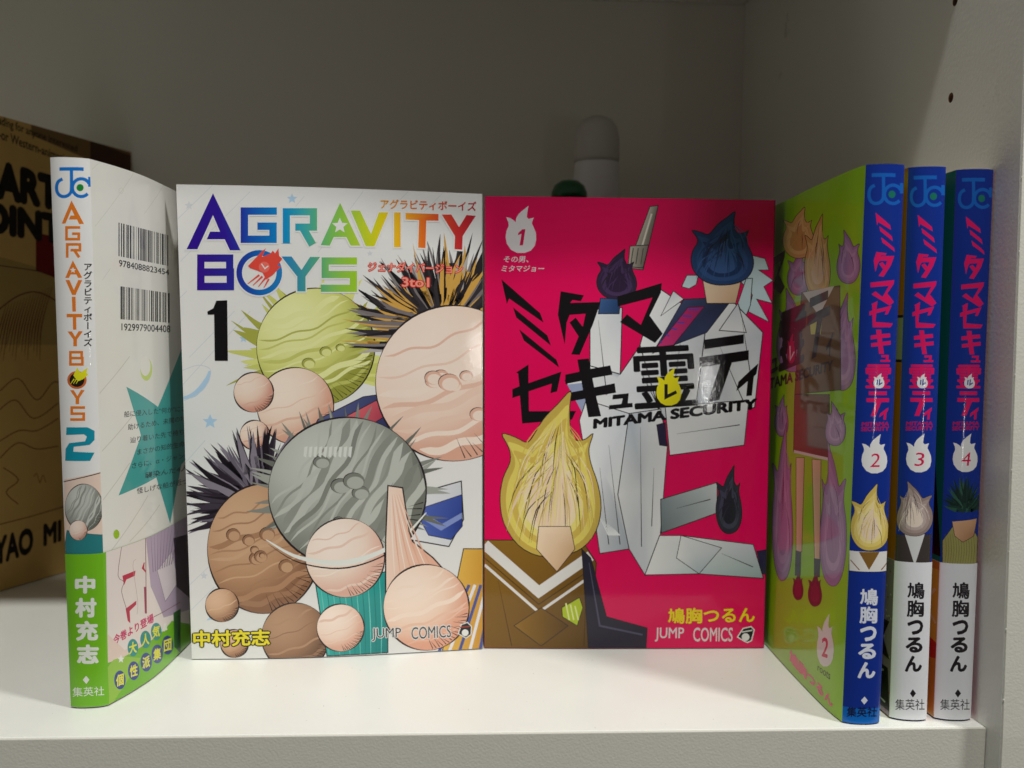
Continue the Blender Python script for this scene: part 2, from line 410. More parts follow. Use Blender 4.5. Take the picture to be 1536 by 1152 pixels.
    def wisp(s, x0, y0, x1, y1, cols, out=LINE, ow=3, strands=0, seed=0, flip=False):
        """printed flame: nested tongues from the outer to the inner colour"""
        n = len(cols); cx, cy = (x0 + x1) / 2, y0 + (y1 - y0) * .70
        T = [(.70,0),(.69,.10),(.70,.24),(.76,.30),(.85,.29),(.92,.26),(.88,.35),(.90,.44),(.97,.57),(1,.71),(.95,.85),(.82,.95),(.62,1),(.38,1),(.18,.935),(.04,.805),(0,.66),(.03,.53),(.10,.43),(.09,.35),(.02,.26),(.15,.28),(.25,.31),(.31,.29),(.43,.17),(.57,.08)]
        for i, col in enumerate(cols):
            f = 1 - .70 * i / n; P = [(cx + ((x0 + (1 - a if flip else a) * (x1 - x0)) - cx) * f, cy + ((y0 + b * (y1 - y0)) - cy) * f) for a, b in T]
            s.shape(P, col, out if i == 0 else None, ow, smooth=3)
        rd = random.Random(seed)
        for i in range(strands):
            u = rd.random() * .9 + .05; v0 = .5 + .45 * rd.random(); fx = lambda a: x0 + (1 - a if flip else a) * (x1 - x0)
            s.line([(fx(u), y0 + v0 * (y1 - y0)), (fx(.5 + (u - .5) * .8 + .03), y0 + (v0 - .2) * (y1 - y0)), (fx(.58 + (u - .5) * .25), y0 + (v0 - .40 + .1 * rd.random()) * (y1 - y0))], [.5, ow * 1.2, .4], cols[rd.randrange(n)] if i % 7 else out, smooth=3, lay=s.lay + 1 + i % 15)
        s.lay += 16
    def capsule(s, a, b, w, col, out=None, ow=3):
        a, b = np.array(a, float), np.array(b, float); d = (b - a) / np.hypot(*(b - a)); t = math.atan2(d[1], d[0]); P = []
        for i in range(9): q = t - math.pi / 2 + math.pi * i / 8; P.append((b[0] + w / 2 * math.cos(q), b[1] + w / 2 * math.sin(q)))
        for i in range(9): q = t + math.pi / 2 + math.pi * i / 8; P.append((a[0] + w / 2 * math.cos(q), a[1] + w / 2 * math.sin(q)))
        s.shape(P, col, out, ow)
    def done(s, name, surf, parent, m, src=None, label=None):
        src = src or surf
        v = np.array(s.v); top_ = TOPS.get(id(surf), 1); v[:, 2] += top_ + 1 - v[:, 2].min(); TOPS[id(surf)] = v[:, 2].max(); KEEP.append(surf)
        st = v[:, :2] if getattr(s, 'uv', False) else src.st(v[:, :2])
        bm = bmesh.new(); cl = bm.verts.layers.float_color.new('ink')
        bv = []
        for (a, t), l, c in zip(st, v[:, 2], s.c):
            q = bm.verts.new((a, t, l)); q[cl] = (*c, 1); bv.append(q)
        for f in s.f:
            if len(set(f)) < 3: continue
            try: bm.faces.new([bv[i] for i in f])
            except ValueError: pass
        bmesh.ops.dissolve_degenerate(bm, dist=1e-7, edges=bm.edges[:])
        def cut(co, no, clr=False):
            bmesh.ops.bisect_plane(bm, geom=bm.verts[:] + bm.edges[:] + bm.faces[:], dist=1e-7, plane_co=co, plane_no=no, clear_outer=clr)
        cut((0.0006, 0, 0), (-1, 0, 0), True); cut((.9994, 0, 0), (1, 0, 0), True)
        cut((0, .0004, 0), (0, -1, 0), True); cut((0, .9996, 0), (0, 1, 0), True)
        xs = [q.co.x for q in bm.verts] or [0]
        for k in surf.k[1:-1]:
            if min(xs) < k < max(xs): cut((k, 0, 0), (1, 0, 0))
        a = np.array([q.co.x for q in bm.verts]); t = np.array([q.co.y for q in bm.verts]); l = np.array([q.co.z for q in bm.verts])
        P = surf.pt(a, t, l * STEP)
        bmesh.ops.recalc_face_normals(bm, faces=bm.faces[:])
        for q, p in zip(bm.verts, P): q.co = p
        nrm = surf.norm(a)
        bm.verts.index_update()
        for f in bm.faces:
            f.normal_update(); f.smooth = True
            if f.normal.dot(Vector(nrm[f.verts[0].index])) < 0: f.normal_flip()
        me = bpy.data.meshes.new(name); bm.to_mesh(me); bm.free()
        if len(me.polygons): me.normals_split_custom_set_from_vertices([tuple(x) for x in nrm])
        o = link(name, me, m)
        if parent.type == 'EMPTY': put_under(o, parent)
        else: o.parent = parent
        if label: o['label'] = label
        return o
def _norm2(body, b, base, em):
    v0, _ = _raw(body, base); v, f = _raw(body, b); v = v.copy()
    if em: v[:, 1] += .12; return v, f
    lo, hi = v0[:, :2].min(0), v0[:, :2].max(0); v[:, :2] = (v[:, :2] - lo) / (hi - lo); return v, f
_rw = {}
def _raw(s, bold):
    key = (s, round(bold, 4))
    bold = max(0.0, bold); key = (s, round(bold, 4))
    if key not in _rw and bold > 0:          # heavy weight by overprinting, which keeps dense characters whole
        v, f = _raw(s, 0.0); n = len(v); V, Fc = [], []
        m = 8
        for i in range(m + 1):
            r = 0 if i == m else abs(bold); a = 2 * math.pi * i / m
            V.append(np.column_stack([v[:, :1] + r * math.cos(a), v[:, 1:2] + r * math.sin(a), np.full(n, float(i))])); Fc += [tuple(i * n + q for q in t) for t in f]
        _rw[key] = (np.vstack(V), Fc); return _rw[key]
    if key not in _rw:
        c = bpy.data.curves.new('t', 'FONT'); c.body = s; c.resolution_u = 3; c.offset = bold
        o = bpy.data.objects.new('t', c); COL.objects.link(o)
        dg = bpy.context.evaluated_depsgraph_get(); me = bpy.data.meshes.new_from_object(o.evaluated_get(dg))
        _rw[key] = (np.array([tuple(q.co)[:2] for q in me.vertices]), [tuple(p.vertices) for p in me.polygons])
        bpy.data.objects.remove(o); bpy.data.curves.remove(c); bpy.data.meshes.remove(me)
    return _rw[key]
def ramp(stops, axis=0):
    xs = [a for a, _ in stops]; cs = np.array([c for _, c in stops], float)
    def f(x, y):
        q = (x, y)[axis]; return tuple(np.interp(q, xs, cs[:, i]) for i in range(3))
    return f


# shared print motifs ------------------------------------------------
def jc_emblem(k, x0, y0, x1, y1, blue, green, disc_only=False):
    X = lambda u, v: (x0 + (u - 57) / 258 * (x1 - x0), y0 + (v - 97) / 215 * (y1 - y0)); sw = 23 / 258 * (x1 - x0)
    k.poly([X(88, 97), X(257, 97), X(257, 122), X(88, 122)], blue)
    k.line([X(a, b) for a, b in ((172, 118), (172, 240), (166, 272), (146, 293), (114, 300), (86, 288), (70, 258), (70, 220), (84, 192), (110, 178))], sw, blue, smooth=3)
    k.line([X(240 + 62 * math.cos(math.radians(a)), 238 + 62 * math.sin(math.radians(a))) for a in range(-28, -334, -17)], sw, blue)
    k.poly([X(288, 163), X(312, 163), X(312, 232), X(288, 232)], blue)
    k.disc(X(232, 238), 25 / 258 * (x1 - x0), green, ry=25 / 215 * (y1 - y0))
def flame(k, x0, y0, x1, y1, col):
    P = [(.75,0),(.71,.12),(.69,.24),(.75,.28),(.85,.26),(.92,.25),(.87,.33),(.86,.38),(.92,.46),(.99,.58),(1,.71),(.95,.85),(.82,.95),(.62,1),(.38,1),(.18,.935),(.04,.805),(0,.66),(.03,.53),(.10,.43),(.09,.35),(.02,.24),(.15,.26),(.25,.30),(.33,.35),(.34,.27),(.43,.17),(.57,.09)]
    k.poly([(x0 + a * (x1 - x0), y0 + b * (y1 - y0)) for a, b in P], col)
# heavy slashed katakana of the series title, each traced in its own unit box (list of polygons)
KATA = {
 'ミ': [[(0, 0), (.78, .30), (.82, .42), (.12, .24), (.05, .33)], [(.18, .35), (.86, .59), (.90, .72), (.22, .48)], [(.25, .64), (.97, .90), (1, 1.0), (.32, .78)]],
 'タ': [[(.10, 0), (.62, .03), (.55, .13), (.36, .12), (.30, .17), (1, .12), (.84, .50), (.50, 1.0), (.28, .98), (.60, .52), (.66, .33), (.28, .36), (.20, .48), (.12, .82), (0, .36)], [(.27, .48), (.42, .40), (.72, .66), (.58, .80)]],
 'マ': [[(0, .10), (1, 0), (.97, .16), (.70, .52), (.98, .86), (.80, 1.0), (.04, .56), (.20, .44), (.50, .66), (.78, .22), (0, .28)]],
 'セ': [[(0, .40), (.13, .36), (.12, .14), (.08, .12), (.34, 0), (.30, .32), (.95, .17), (.78, .50), (.66, .52), (.72, .36), (.29, .46), (.26, .80), (1, .86), (.90, 1.0), (.14, 1.0), (.13, .52), (0, .55)]],
 'キ': [[(0, .24), (.30, .21), (.27, 0), (.52, 0), (.54, .18), (.96, .15), (.98, .31), (.56, .34), (.58, .50), (1, .46), (1, .62), (.60, .65), (.66, 1.0), (.42, 1.0), (.38, .68), (.02, .71), (.02, .56), (.35, .53), (.33, .37), (0, .40)]],
 'ュ': [[(.10, 0), (.86, 0), (.80, .70), (1, .70), (1, 1), (0, 1), (0, .70), (.52, .70), (.58, .32), (.10, .32)]],
 'テ': [[(.10, 0), (.90, 0), (.90, .15), (.10, .15)], [(0, .27), (1, .27), (1, .43), (.66, .43), (.40, 1.0), (.18, 1.0), (.42, .43), (0, .43)]],
 'ィ': [[(1, 0), (.92, .32), (.80, .40), (.72, 1), (.46, 1), (.52, .52), (0, .80), (.10, .50), (.62, .20)]],
}
def kata(k, ch, quad, col):
    q = np.array(quad, float)
    if q.shape == (4,): q = np.array([(q[0], q[1]), (q[2], q[1]), (q[2], q[3]), (q[0], q[3])])
    for P in KATA[ch]:
        k.poly([tuple((q[0] * (1 - u) + q[1] * u) * (1 - t) + (q[3] * (1 - u) + q[2] * u) * t) for u, t in P], col)
def burst(c, rx, ry, a0, a1, n, depth, jit=.3):
    """spiky half-blob: outline points from angle a0 to a1"""
    out = []
    for i in range(2 * n + 1):
        a = math.radians(a0 + (a1 - a0) * i / (2 * n)); k = 1.0 if i % 2 else 1 - depth * (1 - jit * random.random())
        out.append((c[0] + rx * k * math.cos(a), c[1] + ry * k * math.sin(a)))
    return out
#ART
def book(loc, label, group=None, name='paperback'):
    e = empty(name, loc); tag(e, label, 'book', group); return e

def put(k, name, surf, parent, m=None, src=None, label=None):
    o = k.done(name, surf, parent, m or M_PRINT, src)
    if label: o['label'] = label
    return o

GB = 'manga paperbacks stood up on the shelf'
# =================================================== white volume 1, front cover to the room
A1 = book((-0.045, 0.085, 0), 'white paperback standing face out, rainbow title over a large black 1', GB)
sA = Surf(smooth_path([(-99.2, 75.2), (-71.3, 75.2), (-46.5, 76.9), (-21.2, 80.4), (-.6, 83.8), (11.0, 85.8)], 12), (-.00175, -.0052), 1)
pA = sheet('front_cover', sA, WHITE, M_PRINT, A1)
inA = sA.off(-.0145)
sheet('back_cover', Surf(inA.path, sA.lean, -1), (224, 222, 218), M_PRINT, A1)
block('page_block', list(sA.off(-.0006).path[1:-1]) + list(reversed(inA.off(.0006).path[1:-1])), sA.lean, .0015, H - .0015, M_PAGE, A1)
sheet('spine', Surf([sA.path[-1], inA.path[-1]], sA.lean, 1), (228, 227, 224), M_PRINT, A1)
U, Lw = (240, 250, .3385), (240, 620, .3385)
k = Ink(U, 1)                                                   # pale sky pattern
faint = (206, 210, 214); sky = (172, 203, 228)
for a, b in (((60, 250), (240, 75)), ((70, 600), (120, 550)), ((90, 420), (400, 110)), ((330, 640), (130, 845)), ((400, 640), (70, 1000)), ((640, 130), (590, 190)), ((900, 110), (700, 380)), ((1100, 110), (960, 250)), ((1250, 120), (1130, 240))): k.line([a, b], 3, faint)
for c, r, cl in (((585, 142), 24, sky), ((128, 172), 20, faint), ((370, 762), 20, sky), ((222, 1130), 34, sky), ((930, 385), 14, faint)): k.star(c, r, cl)
k.line([(80, 1030), (150, 1010), (205, 950), (220, 905)], [6, 22, 24, 8], sky, smooth=5)
k.line([(95, 905), (170, 880), (225, 905), (190, 990), (90, 1045)], 3, (196, 205, 214), smooth=5)
k.xf = Lw
for a, b in (((90, 480), (330, 250)), ((90, 800), (300, 600)), ((110, 900), (240, 770)), ((85, 250), (200, 120))): k.line([a, b], 3, faint)
k.shape([(215, 835), (245, 850), (255, 880), (240, 912), (205, 918), (228, 895), (232, 868), (222, 848)], sky)
k.star((140, 405), 16, faint); k.star((195, 720), 18, faint)
put(k, 'sky_pattern', sA, pA)
# plain stand-in artwork: overlapping ink-lined colour shapes of the same sizes and colours
k = Ink(U, 60)
DK = (38, 33, 36); GYS = [(38, 33, 36), (24, 20, 23), (52, 46, 50), (128, 122, 122), (178, 172, 168), (208, 160, 76)]
k.blast((700, 860), 400, 380, 165, 385, 46, [(200, 203, 106), (216, 218, 130), (166, 168, 72)], seed=2, w=.13)
k.globe((690, 800), 262, (208, 210, 118), (150, 152, 62), (232, 234, 170), seed=5, bands=11, craters=4)
k.globe((600, 1060), 170, (234, 208, 188), (216, 160, 136), (244, 226, 210), seed=15, bands=4, craters=3)
k.globe((415, 1000), 88, (232, 202, 182), (208, 150, 130), (240, 220, 204), seed=8, bands=3, craters=3)
k.globe((420, 1190), 66, (232, 202, 182), (208, 150, 130), (240, 220, 204), seed=9, bands=2, craters=2)
k.grad([(700, 1120), (900, 1020), (1040, 1000), (1040, 1230), (640, 1240)], [(90, 96, 140), (70, 76, 120), (50, 54, 92), (44, 48, 86), (84, 90, 134)], LINE, 4); k.grad([(800, 1120), (960, 1035), (990, 1110), (860, 1190)], [(216, 108, 112), (196, 84, 96), (170, 60, 80), (206, 100, 106)], LINE, 3)
k.blast((1290, 800), 470, 500, 178, 362, 150, GYS, seed=12, w=.07, inner=.8)
k.blast((1240, 720), 380, 330, 175, 365, 90, [DK, (24, 20, 23), (52, 46, 50), (208, 160, 76), (206, 158, 74), (120, 112, 112)], seed=3, w=.06, inner=.6)
k.globe((1300, 960), 345, (236, 210, 192), (218, 166, 144), (242, 224, 210), ow=7, seed=22, bands=9, craters=8)
put(k, 'artwork', sA, pA, label='plain printed planets, yellow-green and peach, against a black explosion')
k = Ink(Lw, 420)
k.grad([(1080, 372), (1335, 300), (1345, 470), (1280, 590), (1110, 560)], [(232, 232, 232), (206, 208, 214), (190, 194, 206), (214, 216, 220), (226, 226, 228)], LINE, 5); k.grad([(1130, 430), (1338, 360), (1340, 500), (1290, 560), (1190, 540)], [(84, 104, 180), (56, 76, 154), (44, 60, 134), (58, 78, 156), (78, 98, 176)], LINE, 3)
k.poly([(1170, 440), (1250, 490), (1338, 440), (1338, 465), (1245, 520), (1165, 470)], (130, 146, 200))
k.grad([(1345, 600), (1440, 600), (1440, 1050), (1250, 1060)], [(222, 176, 80), (206, 152, 56), (198, 140, 50), (224, 180, 84)], LINE, 4)
for i in range(5): k.line([(1230 + i * 46, 1070), (1370 + i * 26, 760)], 13, (226, 224, 226) if i % 2 else (70, 84, 150))
k.blast((440, 420), 350, 350, 160, 350, 120, [(44, 36, 46), (26, 20, 28), (62, 54, 66), (104, 96, 110), (132, 124, 136)], seed=14, w=.08, inner=.7)
k.globe((460, 600), 250, (184, 142, 108), (140, 100, 74), (206, 168, 134), sq=1.15, ow=6, seed=31, bands=10, craters=8)
k.globe((600, 990), 150, (160, 122, 94), (118, 88, 68), (184, 146, 116), seed=33, bands=4, craters=3)
k.globe((275, 850), 74, (202, 160, 128), (160, 118, 90), (222, 184, 154), seed=34, bands=3, craters=3); k.globe((330, 1020), 62, (202, 160, 128), (160, 118, 90), (222, 184, 154), seed=35, bands=3, craters=2)
k.grad([(690, 760), (1010, 700), (1010, 1060), (740, 1075)], [(70, 182, 172), (40, 150, 144), (26, 124, 122), (50, 164, 156)], LINE, 4)
for i in range(12): k.line([(712 + i * 26, 770 - i * 4), (732 + i * 25, 920), (750 + i * 23, 1070)], [2, 5, 2], (30, 122, 118) if i % 2 else (110, 196, 188), smooth=3)
k.blast((830, 380), 430, 420, 150, 390, 60, [(134, 136, 128), (160, 162, 154), (110, 112, 104)], seed=41, w=.09, inner=.6)
k.globe((830, 350), 350, (152, 154, 146), (112, 114, 106), (196, 198, 190), sq=.95, ow=7, seed=44, bands=18, craters=6, tilt=-58)
for x in range(640, 860, 22): k.poly([(x, 150), (x + 14, 146), (x + 8, 196), (x - 4, 190)], (214, 216, 210))
k.globe((820, 640), 175, (236, 214, 198), (222, 176, 158), (244, 228, 216), seed=45, bands=5, craters=5)
k.line([(470, 560), (620, 640), (830, 660), (1040, 580), (1180, 440)], [4, 16, 26, 16, 4], (226, 228, 222), smooth=6); k.line([(480, 580), (620, 662), (830, 684), (1040, 602), (1180, 450)], [1, 5, 7, 5, 1], LINE, smooth=6)
k.globe((800, 950), 105, (238, 210, 192), (220, 170, 148), (246, 226, 212), seed=46, bands=4, craters=3)
# peach comet: a round head below with its tail running up
k.grad([(1010, 320), (1075, 330), (1110, 560), (1210, 640), (1300, 740), (1100, 940), (1000, 800), (1000, 560)], [(240, 216, 200), (236, 206, 186), (230, 180, 154), (228, 176, 150), (226, 168, 142), (230, 180, 156), (238, 208, 190), (240, 214, 196)], LINE, 6)
for i in range(8): k.line([(1024 + i * 5, 360), (1030 + i * 16, 560), (1040 + i * 26, 720)], [1, 6, 2], (226, 172, 148) if i % 2 else (244, 224, 210), smooth=3)
k.globe((1180, 860), 190, (238, 206, 184), (222, 162, 136), (246, 224, 208), ow=6, seed=48, bands=7, craters=6)
put(k, 'artwork', sA, pA, label='plain printed planets and a peach comet, grey planet at the middle')
# title
rb = ramp([(240 + x * .3385, c) for x, c in ((118, (44, 8, 140)), (330, (46, 24, 150)), (400, (20, 84, 180)), (540, (0, 136, 200)), (640, (60, 166, 170)), (760, (120, 190, 84)), (880, (176, 206, 50)), (990, (226, 208, 10)), (1060, (236, 178, 30)), (1160, (230, 112, 30)), (1300, (206, 52, 44)), (1390, (180, 26, 50)))])
rb2 = ramp([(240 + x * .3385, c) for x, c in ((165, (50, 10, 140)), (330, (40, 40, 150)), (440, (10, 100, 180)), (560, (40, 130, 190)), (700, (80, 168, 130)), (760, (130, 192, 90)), (880, (160, 204, 40)))])
k = Ink(U, 1500)
polys = [[(235, 118), (357, 371), (310, 371), (287, 322), (207, 322), (222, 288), (266, 288), (235, 215), (166, 366), (118, 366)],
         [(798, 160), (888, 350), (845, 350), (826, 312), (770, 312), (752, 350), (712, 348)],
         [(845, 195), (886, 195), (935, 298), (970, 203), (1012, 203), (950, 353), (912, 353)], [(1037, 203), (1066, 203), (1066, 357), (1037, 357)],
         [(1088, 205), (1234, 210), (1234, 240), (1180, 239), (1176, 361), (1144, 359), (1148, 237), (1088, 234)],
         [(1248, 212), (1291, 212), (1325, 268), (1358, 214), (1399, 218), (1341, 308), (1339, 368), (1305, 366), (1307, 308)]]
strk = [([(518, 197), (374, 197), (374, 322), (501, 322), (501, 264), (432, 264)], 33), ([(560, 340), (560, 200), (680, 200), (680, 268), (600, 268)], 32), ([(628, 262), (676, 346)], 34)]
for P in polys: k.line(P, 14, WHITE, closed=True)
for P, wd in strk: k.line(P, wd + 14, WHITE)
for P in polys: k.poly(P, rb)
for P, wd in strk:
    Q = []
    for a, b in zip(P[:-1], P[1:]):
        for i in range(4): Q.append((a[0] + (b[0] - a[0]) * i / 4, a[1] + (b[1] - a[1]) * i / 4))
    k.line(Q + [P[-1]], wd, rb)
k.star((797, 262), 36, WHITE)
low = [([(181, 405), (309, 405), (309, 467), (181, 467)], 32, True), ([(181, 467), (312, 467), (312, 531), (181, 531)], 33, True)]
k.line([(732, 418), (732, 478)], 46, WHITE)
for P in ([(872, 418), (732, 418), (732, 478), (857, 478), (857, 538), (713, 538)],): k.line(P, 46, WHITE)
yb = [(538, 398), (583, 398), (627, 458), (665, 400), (710, 400), (645, 487), (645, 553), (608, 553), (608, 487)]
k.line(yb, 12, WHITE, closed=True); k.poly(yb, rb2)
k.line([(873, 418), (800, 418), (732, 418), (732, 478), (800, 478), (857, 478), (857, 539), (790, 539), (713, 539)], 32, rb2)
for P, wd, c in low: k.line(P, wd, rb2, closed=True)
ring = [(440 + 89 * math.cos(math.radians(a)), 470 + 88 * math.sin(math.radians(a))) for a in range(0, 360, 9)]
k.line(ring, 40, WHITE, closed=True); k.line(ring, 25, rb2, closed=True)
RD = (226, 74, 62)
k.poly([(390, 440), (455, 372), (470, 362), (452, 400), (490, 385), (500, 372), (510, 384), (525, 362), (528, 395), (542, 408), (520, 440), (538, 440), (500, 480), (470, 500), (455, 470), (430, 460), (400, 450)], RD)
for i in range(4): k.line([(440 - i * 8 + i * 22, 480 + i * 6), (388 + i * 24, 520 + i * 6)], [9, 3], RD)
k.disc((462, 445), 24, (232, 112, 98)); k.line([(450, 430), (465, 452), (480, 440)], 5, WHITE)
put(k, 'title_lettering', sA, pA)
k = Ink(U, 1700)
k.text('アグラビティボーイズ', [(978, 143), (1402, 155), (1402, 198), (978, 186)], ramp([(240 + 978 * .3385, (226, 160, 30)), (240 + 1180 * .3385, (222, 100, 40)), (240 + 1400 * .3385, (180, 40, 60))]), bold=.02)
k.text('ジェナダイバージョン', [(922, 422), (1342, 432), (1342, 474), (922, 464)], (238, 150, 132), bold=.012, outline=(206, 40, 34), ob=.06)
k.text('3to1', [(1072, 490), (1193, 492), (1193, 534), (1072, 532)], (238, 150, 132), bold=.02, outline=(206, 40, 34), ob=.06)
put(k, 'subtitle_lettering', sA, pA)
k = Ink(U, 1700); k.poly([(210, 642), (236, 628), (250, 594), (298, 592), (301, 860), (243, 860), (240, 655), (212, 656)], (14, 12, 14)); put(k, 'volume_number', sA, pA)
k = Ink(Lw, 1700); k.text('中村充志', [(146, 962), (486, 956), (488, 1028), (148, 1036)], (232, 216, 40), bold=.03, outline=(30, 26, 20), ob=.065); put(k, 'author_name', sA, pA)
k = Ink(Lw, 1700)
k.text('JUMP', [(938, 952), (1068, 950), (1068, 1004), (940, 1010)], (64, 62, 66), bold=.004, outline=WHITE, ob=.05)
k.text('COMICS', [(1114, 948), (1288, 938), (1290, 992), (1114, 1002)], (64, 62, 66), bold=.004, outline=WHITE, ob=.05)
k.shape([(1322, 976), (1335, 936), (1362, 926), (1380, 944), (1378, 980), (1356, 996)], (40, 38, 42), WHITE, 4); k.disc((1352, 972), 15, WHITE)
k.line([(1330, 948), (1372, 944)], 6, (150, 60, 50))
put(k, 'publisher_mark', sA, pA)

# =================================================== pink volume 1
A2 = book((0.067, 0.095, 0), 'pink paperback standing face out, black slanted title across white shapes', GB)
PINK = (224, 0, 86)
sM = Surf(smooth_path([(11.7, 86.7), (40, 85.4), (68, 84.8), (96, 84.4), (122.9, 84.3)], 12), (-.0013, -.0004), 1)
pM = sheet('front_cover', sM, PINK, M_PRINT, A2)
inM = sM.off(-.0145)
sheet('back_cover', Surf(inM.path, sM.lean, -1), PINK, M_PRINT, A2)
block('page_block', list(sM.off(-.0006).path[1:-1]) + list(reversed(inM.off(.0006).path[1:-1])), sM.lean, .0015, H - .0015, M_PAGE, A2)
sheet('spine', Surf([sM.path[-1], inM.path[-1]], sM.lean, 1), (22, 50, 140), M_PRINT, A2)
U, Lw = (710, 280, .3125), (710, 600, .3386)
SUIT, SH, SH2 = (216, 216, 216), (160, 176, 184), (188, 196, 202)
k = Ink(U, 1)
for P in ([(1340, 330), (1400, 345), (1420, 400), (1370, 400), (1440, 450), (1395, 480), (1435, 560), (1360, 540), (1420, 650), (1320, 600), (1340, 520), (1270, 440), (1330, 400)], [(1000, 480), (1025, 425), (1080, 425), (1070, 470), (1035, 490)], [(1270, 560), (1310, 440), (1340, 440), (1330, 570), (1300, 640)]): k.shape(P, (190, 210, 214), LINE, 4)
G1_, G2_, G3_ = (226, 226, 226), (196, 200, 206), (164, 172, 182)
k.grad([(560, 590), (715, 580), (705, 900), (560, 860)], [G1_, G2_, G1_, G1_], LINE, 5)
k.grad([(560, 860), (705, 900), (900, 620), (980, 1110), (540, 1110), (440, 930)], [G1_, G3_, G1_, G2_, G1_, G1_], LINE, 5)
k.grad([(880, 480), (1120, 640), (1060, 1120), (900, 1110), (800, 760)], [G1_, G2_, G1_, G2_, G1_], LINE, 5)
k.grad([(1120, 640), (1240, 545), (1390, 700), (1350, 1060), (1060, 1120)], [G1_, G1_, G2_, G1_, G3_], LINE, 5)
k.grad([(860, 800), (1010, 540), (1250, 530), (1120, 700)], [(40, 46, 76), (60, 68, 102), (34, 40, 66), (50, 58, 92)], LINE, 4); k.grad([(880, 770), (1030, 580), (1110, 575), (960, 760)], [(196, 50, 110), (170, 36, 96), (150, 30, 90), (186, 44, 106)], (60, 20, 50), 3)
for i in range(6): k.line([(1085 - i * 36, 590 + i * 32), (1030 - i * 26, 590 + i * 30)], 8, (90, 60, 150))
for P in ([(1180, 690), (1270, 560), (1310, 700)], [(900, 620), (960, 500), (1010, 540)]): k.grad(P, [G1_, G2_, G1_], LINE, 4)
SIL = ramp([(940, (190, 182, 168)), (985, (112, 104, 96))])
k.grad([(848, 95), (888, 90), (815, 400), (740, 390)], [(190, 182, 168), (120, 112, 104), (104, 96, 88), (176, 168, 154)], LINE, 4); k.line([(856, 130), (782, 380)], 9, (222, 214, 200)); k.grad([(752, 285), (842, 280), (815, 390), (742, 384)], [(186, 178, 164), (120, 112, 104), (104, 96, 88), (170, 162, 150)], LINE, 4)
for i in range(3): k.line([(768 + i * 24, 295), (756 + i * 24, 372)], 5, (84, 78, 72))
k.wisp(592, 300, 785, 540, [(50, 34, 62), (68, 48, 84), (44, 30, 56)], LINE, 4, strands=24, seed=4)
k.grad([(610, 535), (705, 540), (700, 610), (600, 610)], [(60, 92, 140), (36, 64, 108), (34, 58, 98), (54, 84, 130)], LINE, 4)
k.grad([(1090, 380), (1300, 390), (1260, 560), (1120, 560)], [(232, 210, 184), (224, 196, 164), (204, 168, 132), (222, 194, 164)], LINE, 4)
k.wisp(1045, 120, 1345, 470, [(38, 66, 112), (48, 80, 130), (30, 54, 96), (58, 92, 146)], LINE, 5, strands=46, seed=9)
for a_, b_ in (((600, 640), (640, 1000)), ((760, 800), (900, 1080)), ((1180, 760), (1300, 1040)), ((1000, 700), (960, 1000)), ((1290, 640), (1330, 900))): k.line([a_, b_], [1, 5], LINE)
k.poly([(450, 950), (540, 940), (560, 1070), (520, 1080)], (150, 160, 190))
k.xf = Lw
k.grad([(500, 0), (690, 60), (640, 420), (690, 660), (560, 680), (520, 400), (470, 90)], [G1_, G2_, G1_, G3_, G2_, G1_, G1_], LINE, 4)
k.grad([(690, 60), (830, 40), (860, 200), (825, 640), (760, 775), (690, 660), (640, 420)], [G3_, G1_, G1_, G1_, G2_, G2_, G1_], LINE, 4)
k.grad([(850, 30), (1220, 0), (1200, 200), (870, 245)], [G1_, G1_, G2_, G1_], LINE, 4); k.shape([(812, 110), (850, 100), (858, 205), (825, 200)], (44, 36, 64), LINE, 3)
k.grad([(830, 440), (1080, 365), (1080, 500), (832, 590)], [(130, 142, 146), (200, 206, 206), (176, 184, 186), (104, 116, 120)], LINE, 4)
k.wisp(1075, 290, 1190, 590, [(48, 48, 62), (66, 66, 84), (36, 36, 48)], LINE, 4, strands=12, seed=5)
k.grad([(825, 600), (920, 600), (1240, 640), (1285, 790), (1000, 770), (760, 775)], [G1_, G1_, G2_, (150, 170, 172), (180, 194, 198), G1_], LINE, 4); k.grad([(920, 600), (1100, 655), (1000, 770), (900, 700)], [G1_, G2_, (170, 184, 190), G1_], LINE, 3)
k.shape([(1255, 670), (1310, 660), (1310, 775), (1280, 770)], (40, 40, 66), LINE, 3)
for P in ([(600, 200), (650, 640)], [(740, 120), (745, 650)], [(900, 150), (1180, 110)], [(1100, 680), (1240, 740)], [(560, 300), (600, 640)], [(800, 300), (790, 560)], [(900, 480), (1050, 440)]): k.line(P, [1, 4], LINE)
for i in range(7): k.line([(560 + i * 10, 520 + i * 8), (600 + i * 8, 600)], [1, 7], (234, 236, 236))
put(k, 'artwork', sM, pM, label='plain folded white paper ribbon with navy and violet flames and a silver bar')
k = Ink(U, 420); T = lambda ch, q: kata(k, ch, q, (16, 13, 16))
T('ミ', [(135, 445), (352, 520), (412, 868), (180, 790)]); T('タ', [(398, 500), (612, 520), (600, 800), (420, 815)]); T('マ', [(690, 500), (905, 462), (915, 745), (700, 770)])
T('セ', [(185, 860), (420, 840), (505, 1115), (190, 1140)]); T('キ', [(440, 835), (660, 815), (700, 1095), (445, 1115)]); T('ュ', [(660, 1000), (760, 990), (765, 1058), (650, 1070)])
T('テ', [(1085, 738), (1322, 705), (1322, 1000), (1085, 1040)]); T('ィ', [(1262, 865), (1368, 848), (1366, 1000), (1262, 1010)])
k.text('霊', [(760, 772), (1055, 758), (1080, 1050), (775, 1070)], (16, 13, 16), bold=.014)
flame(k, 878, 868, 998, 1050, (228, 216, 20)); k.line([(925, 948), (925, 1010), (975, 985)], 16, BLACK)
put(k, 'title_lettering', sM, pM)
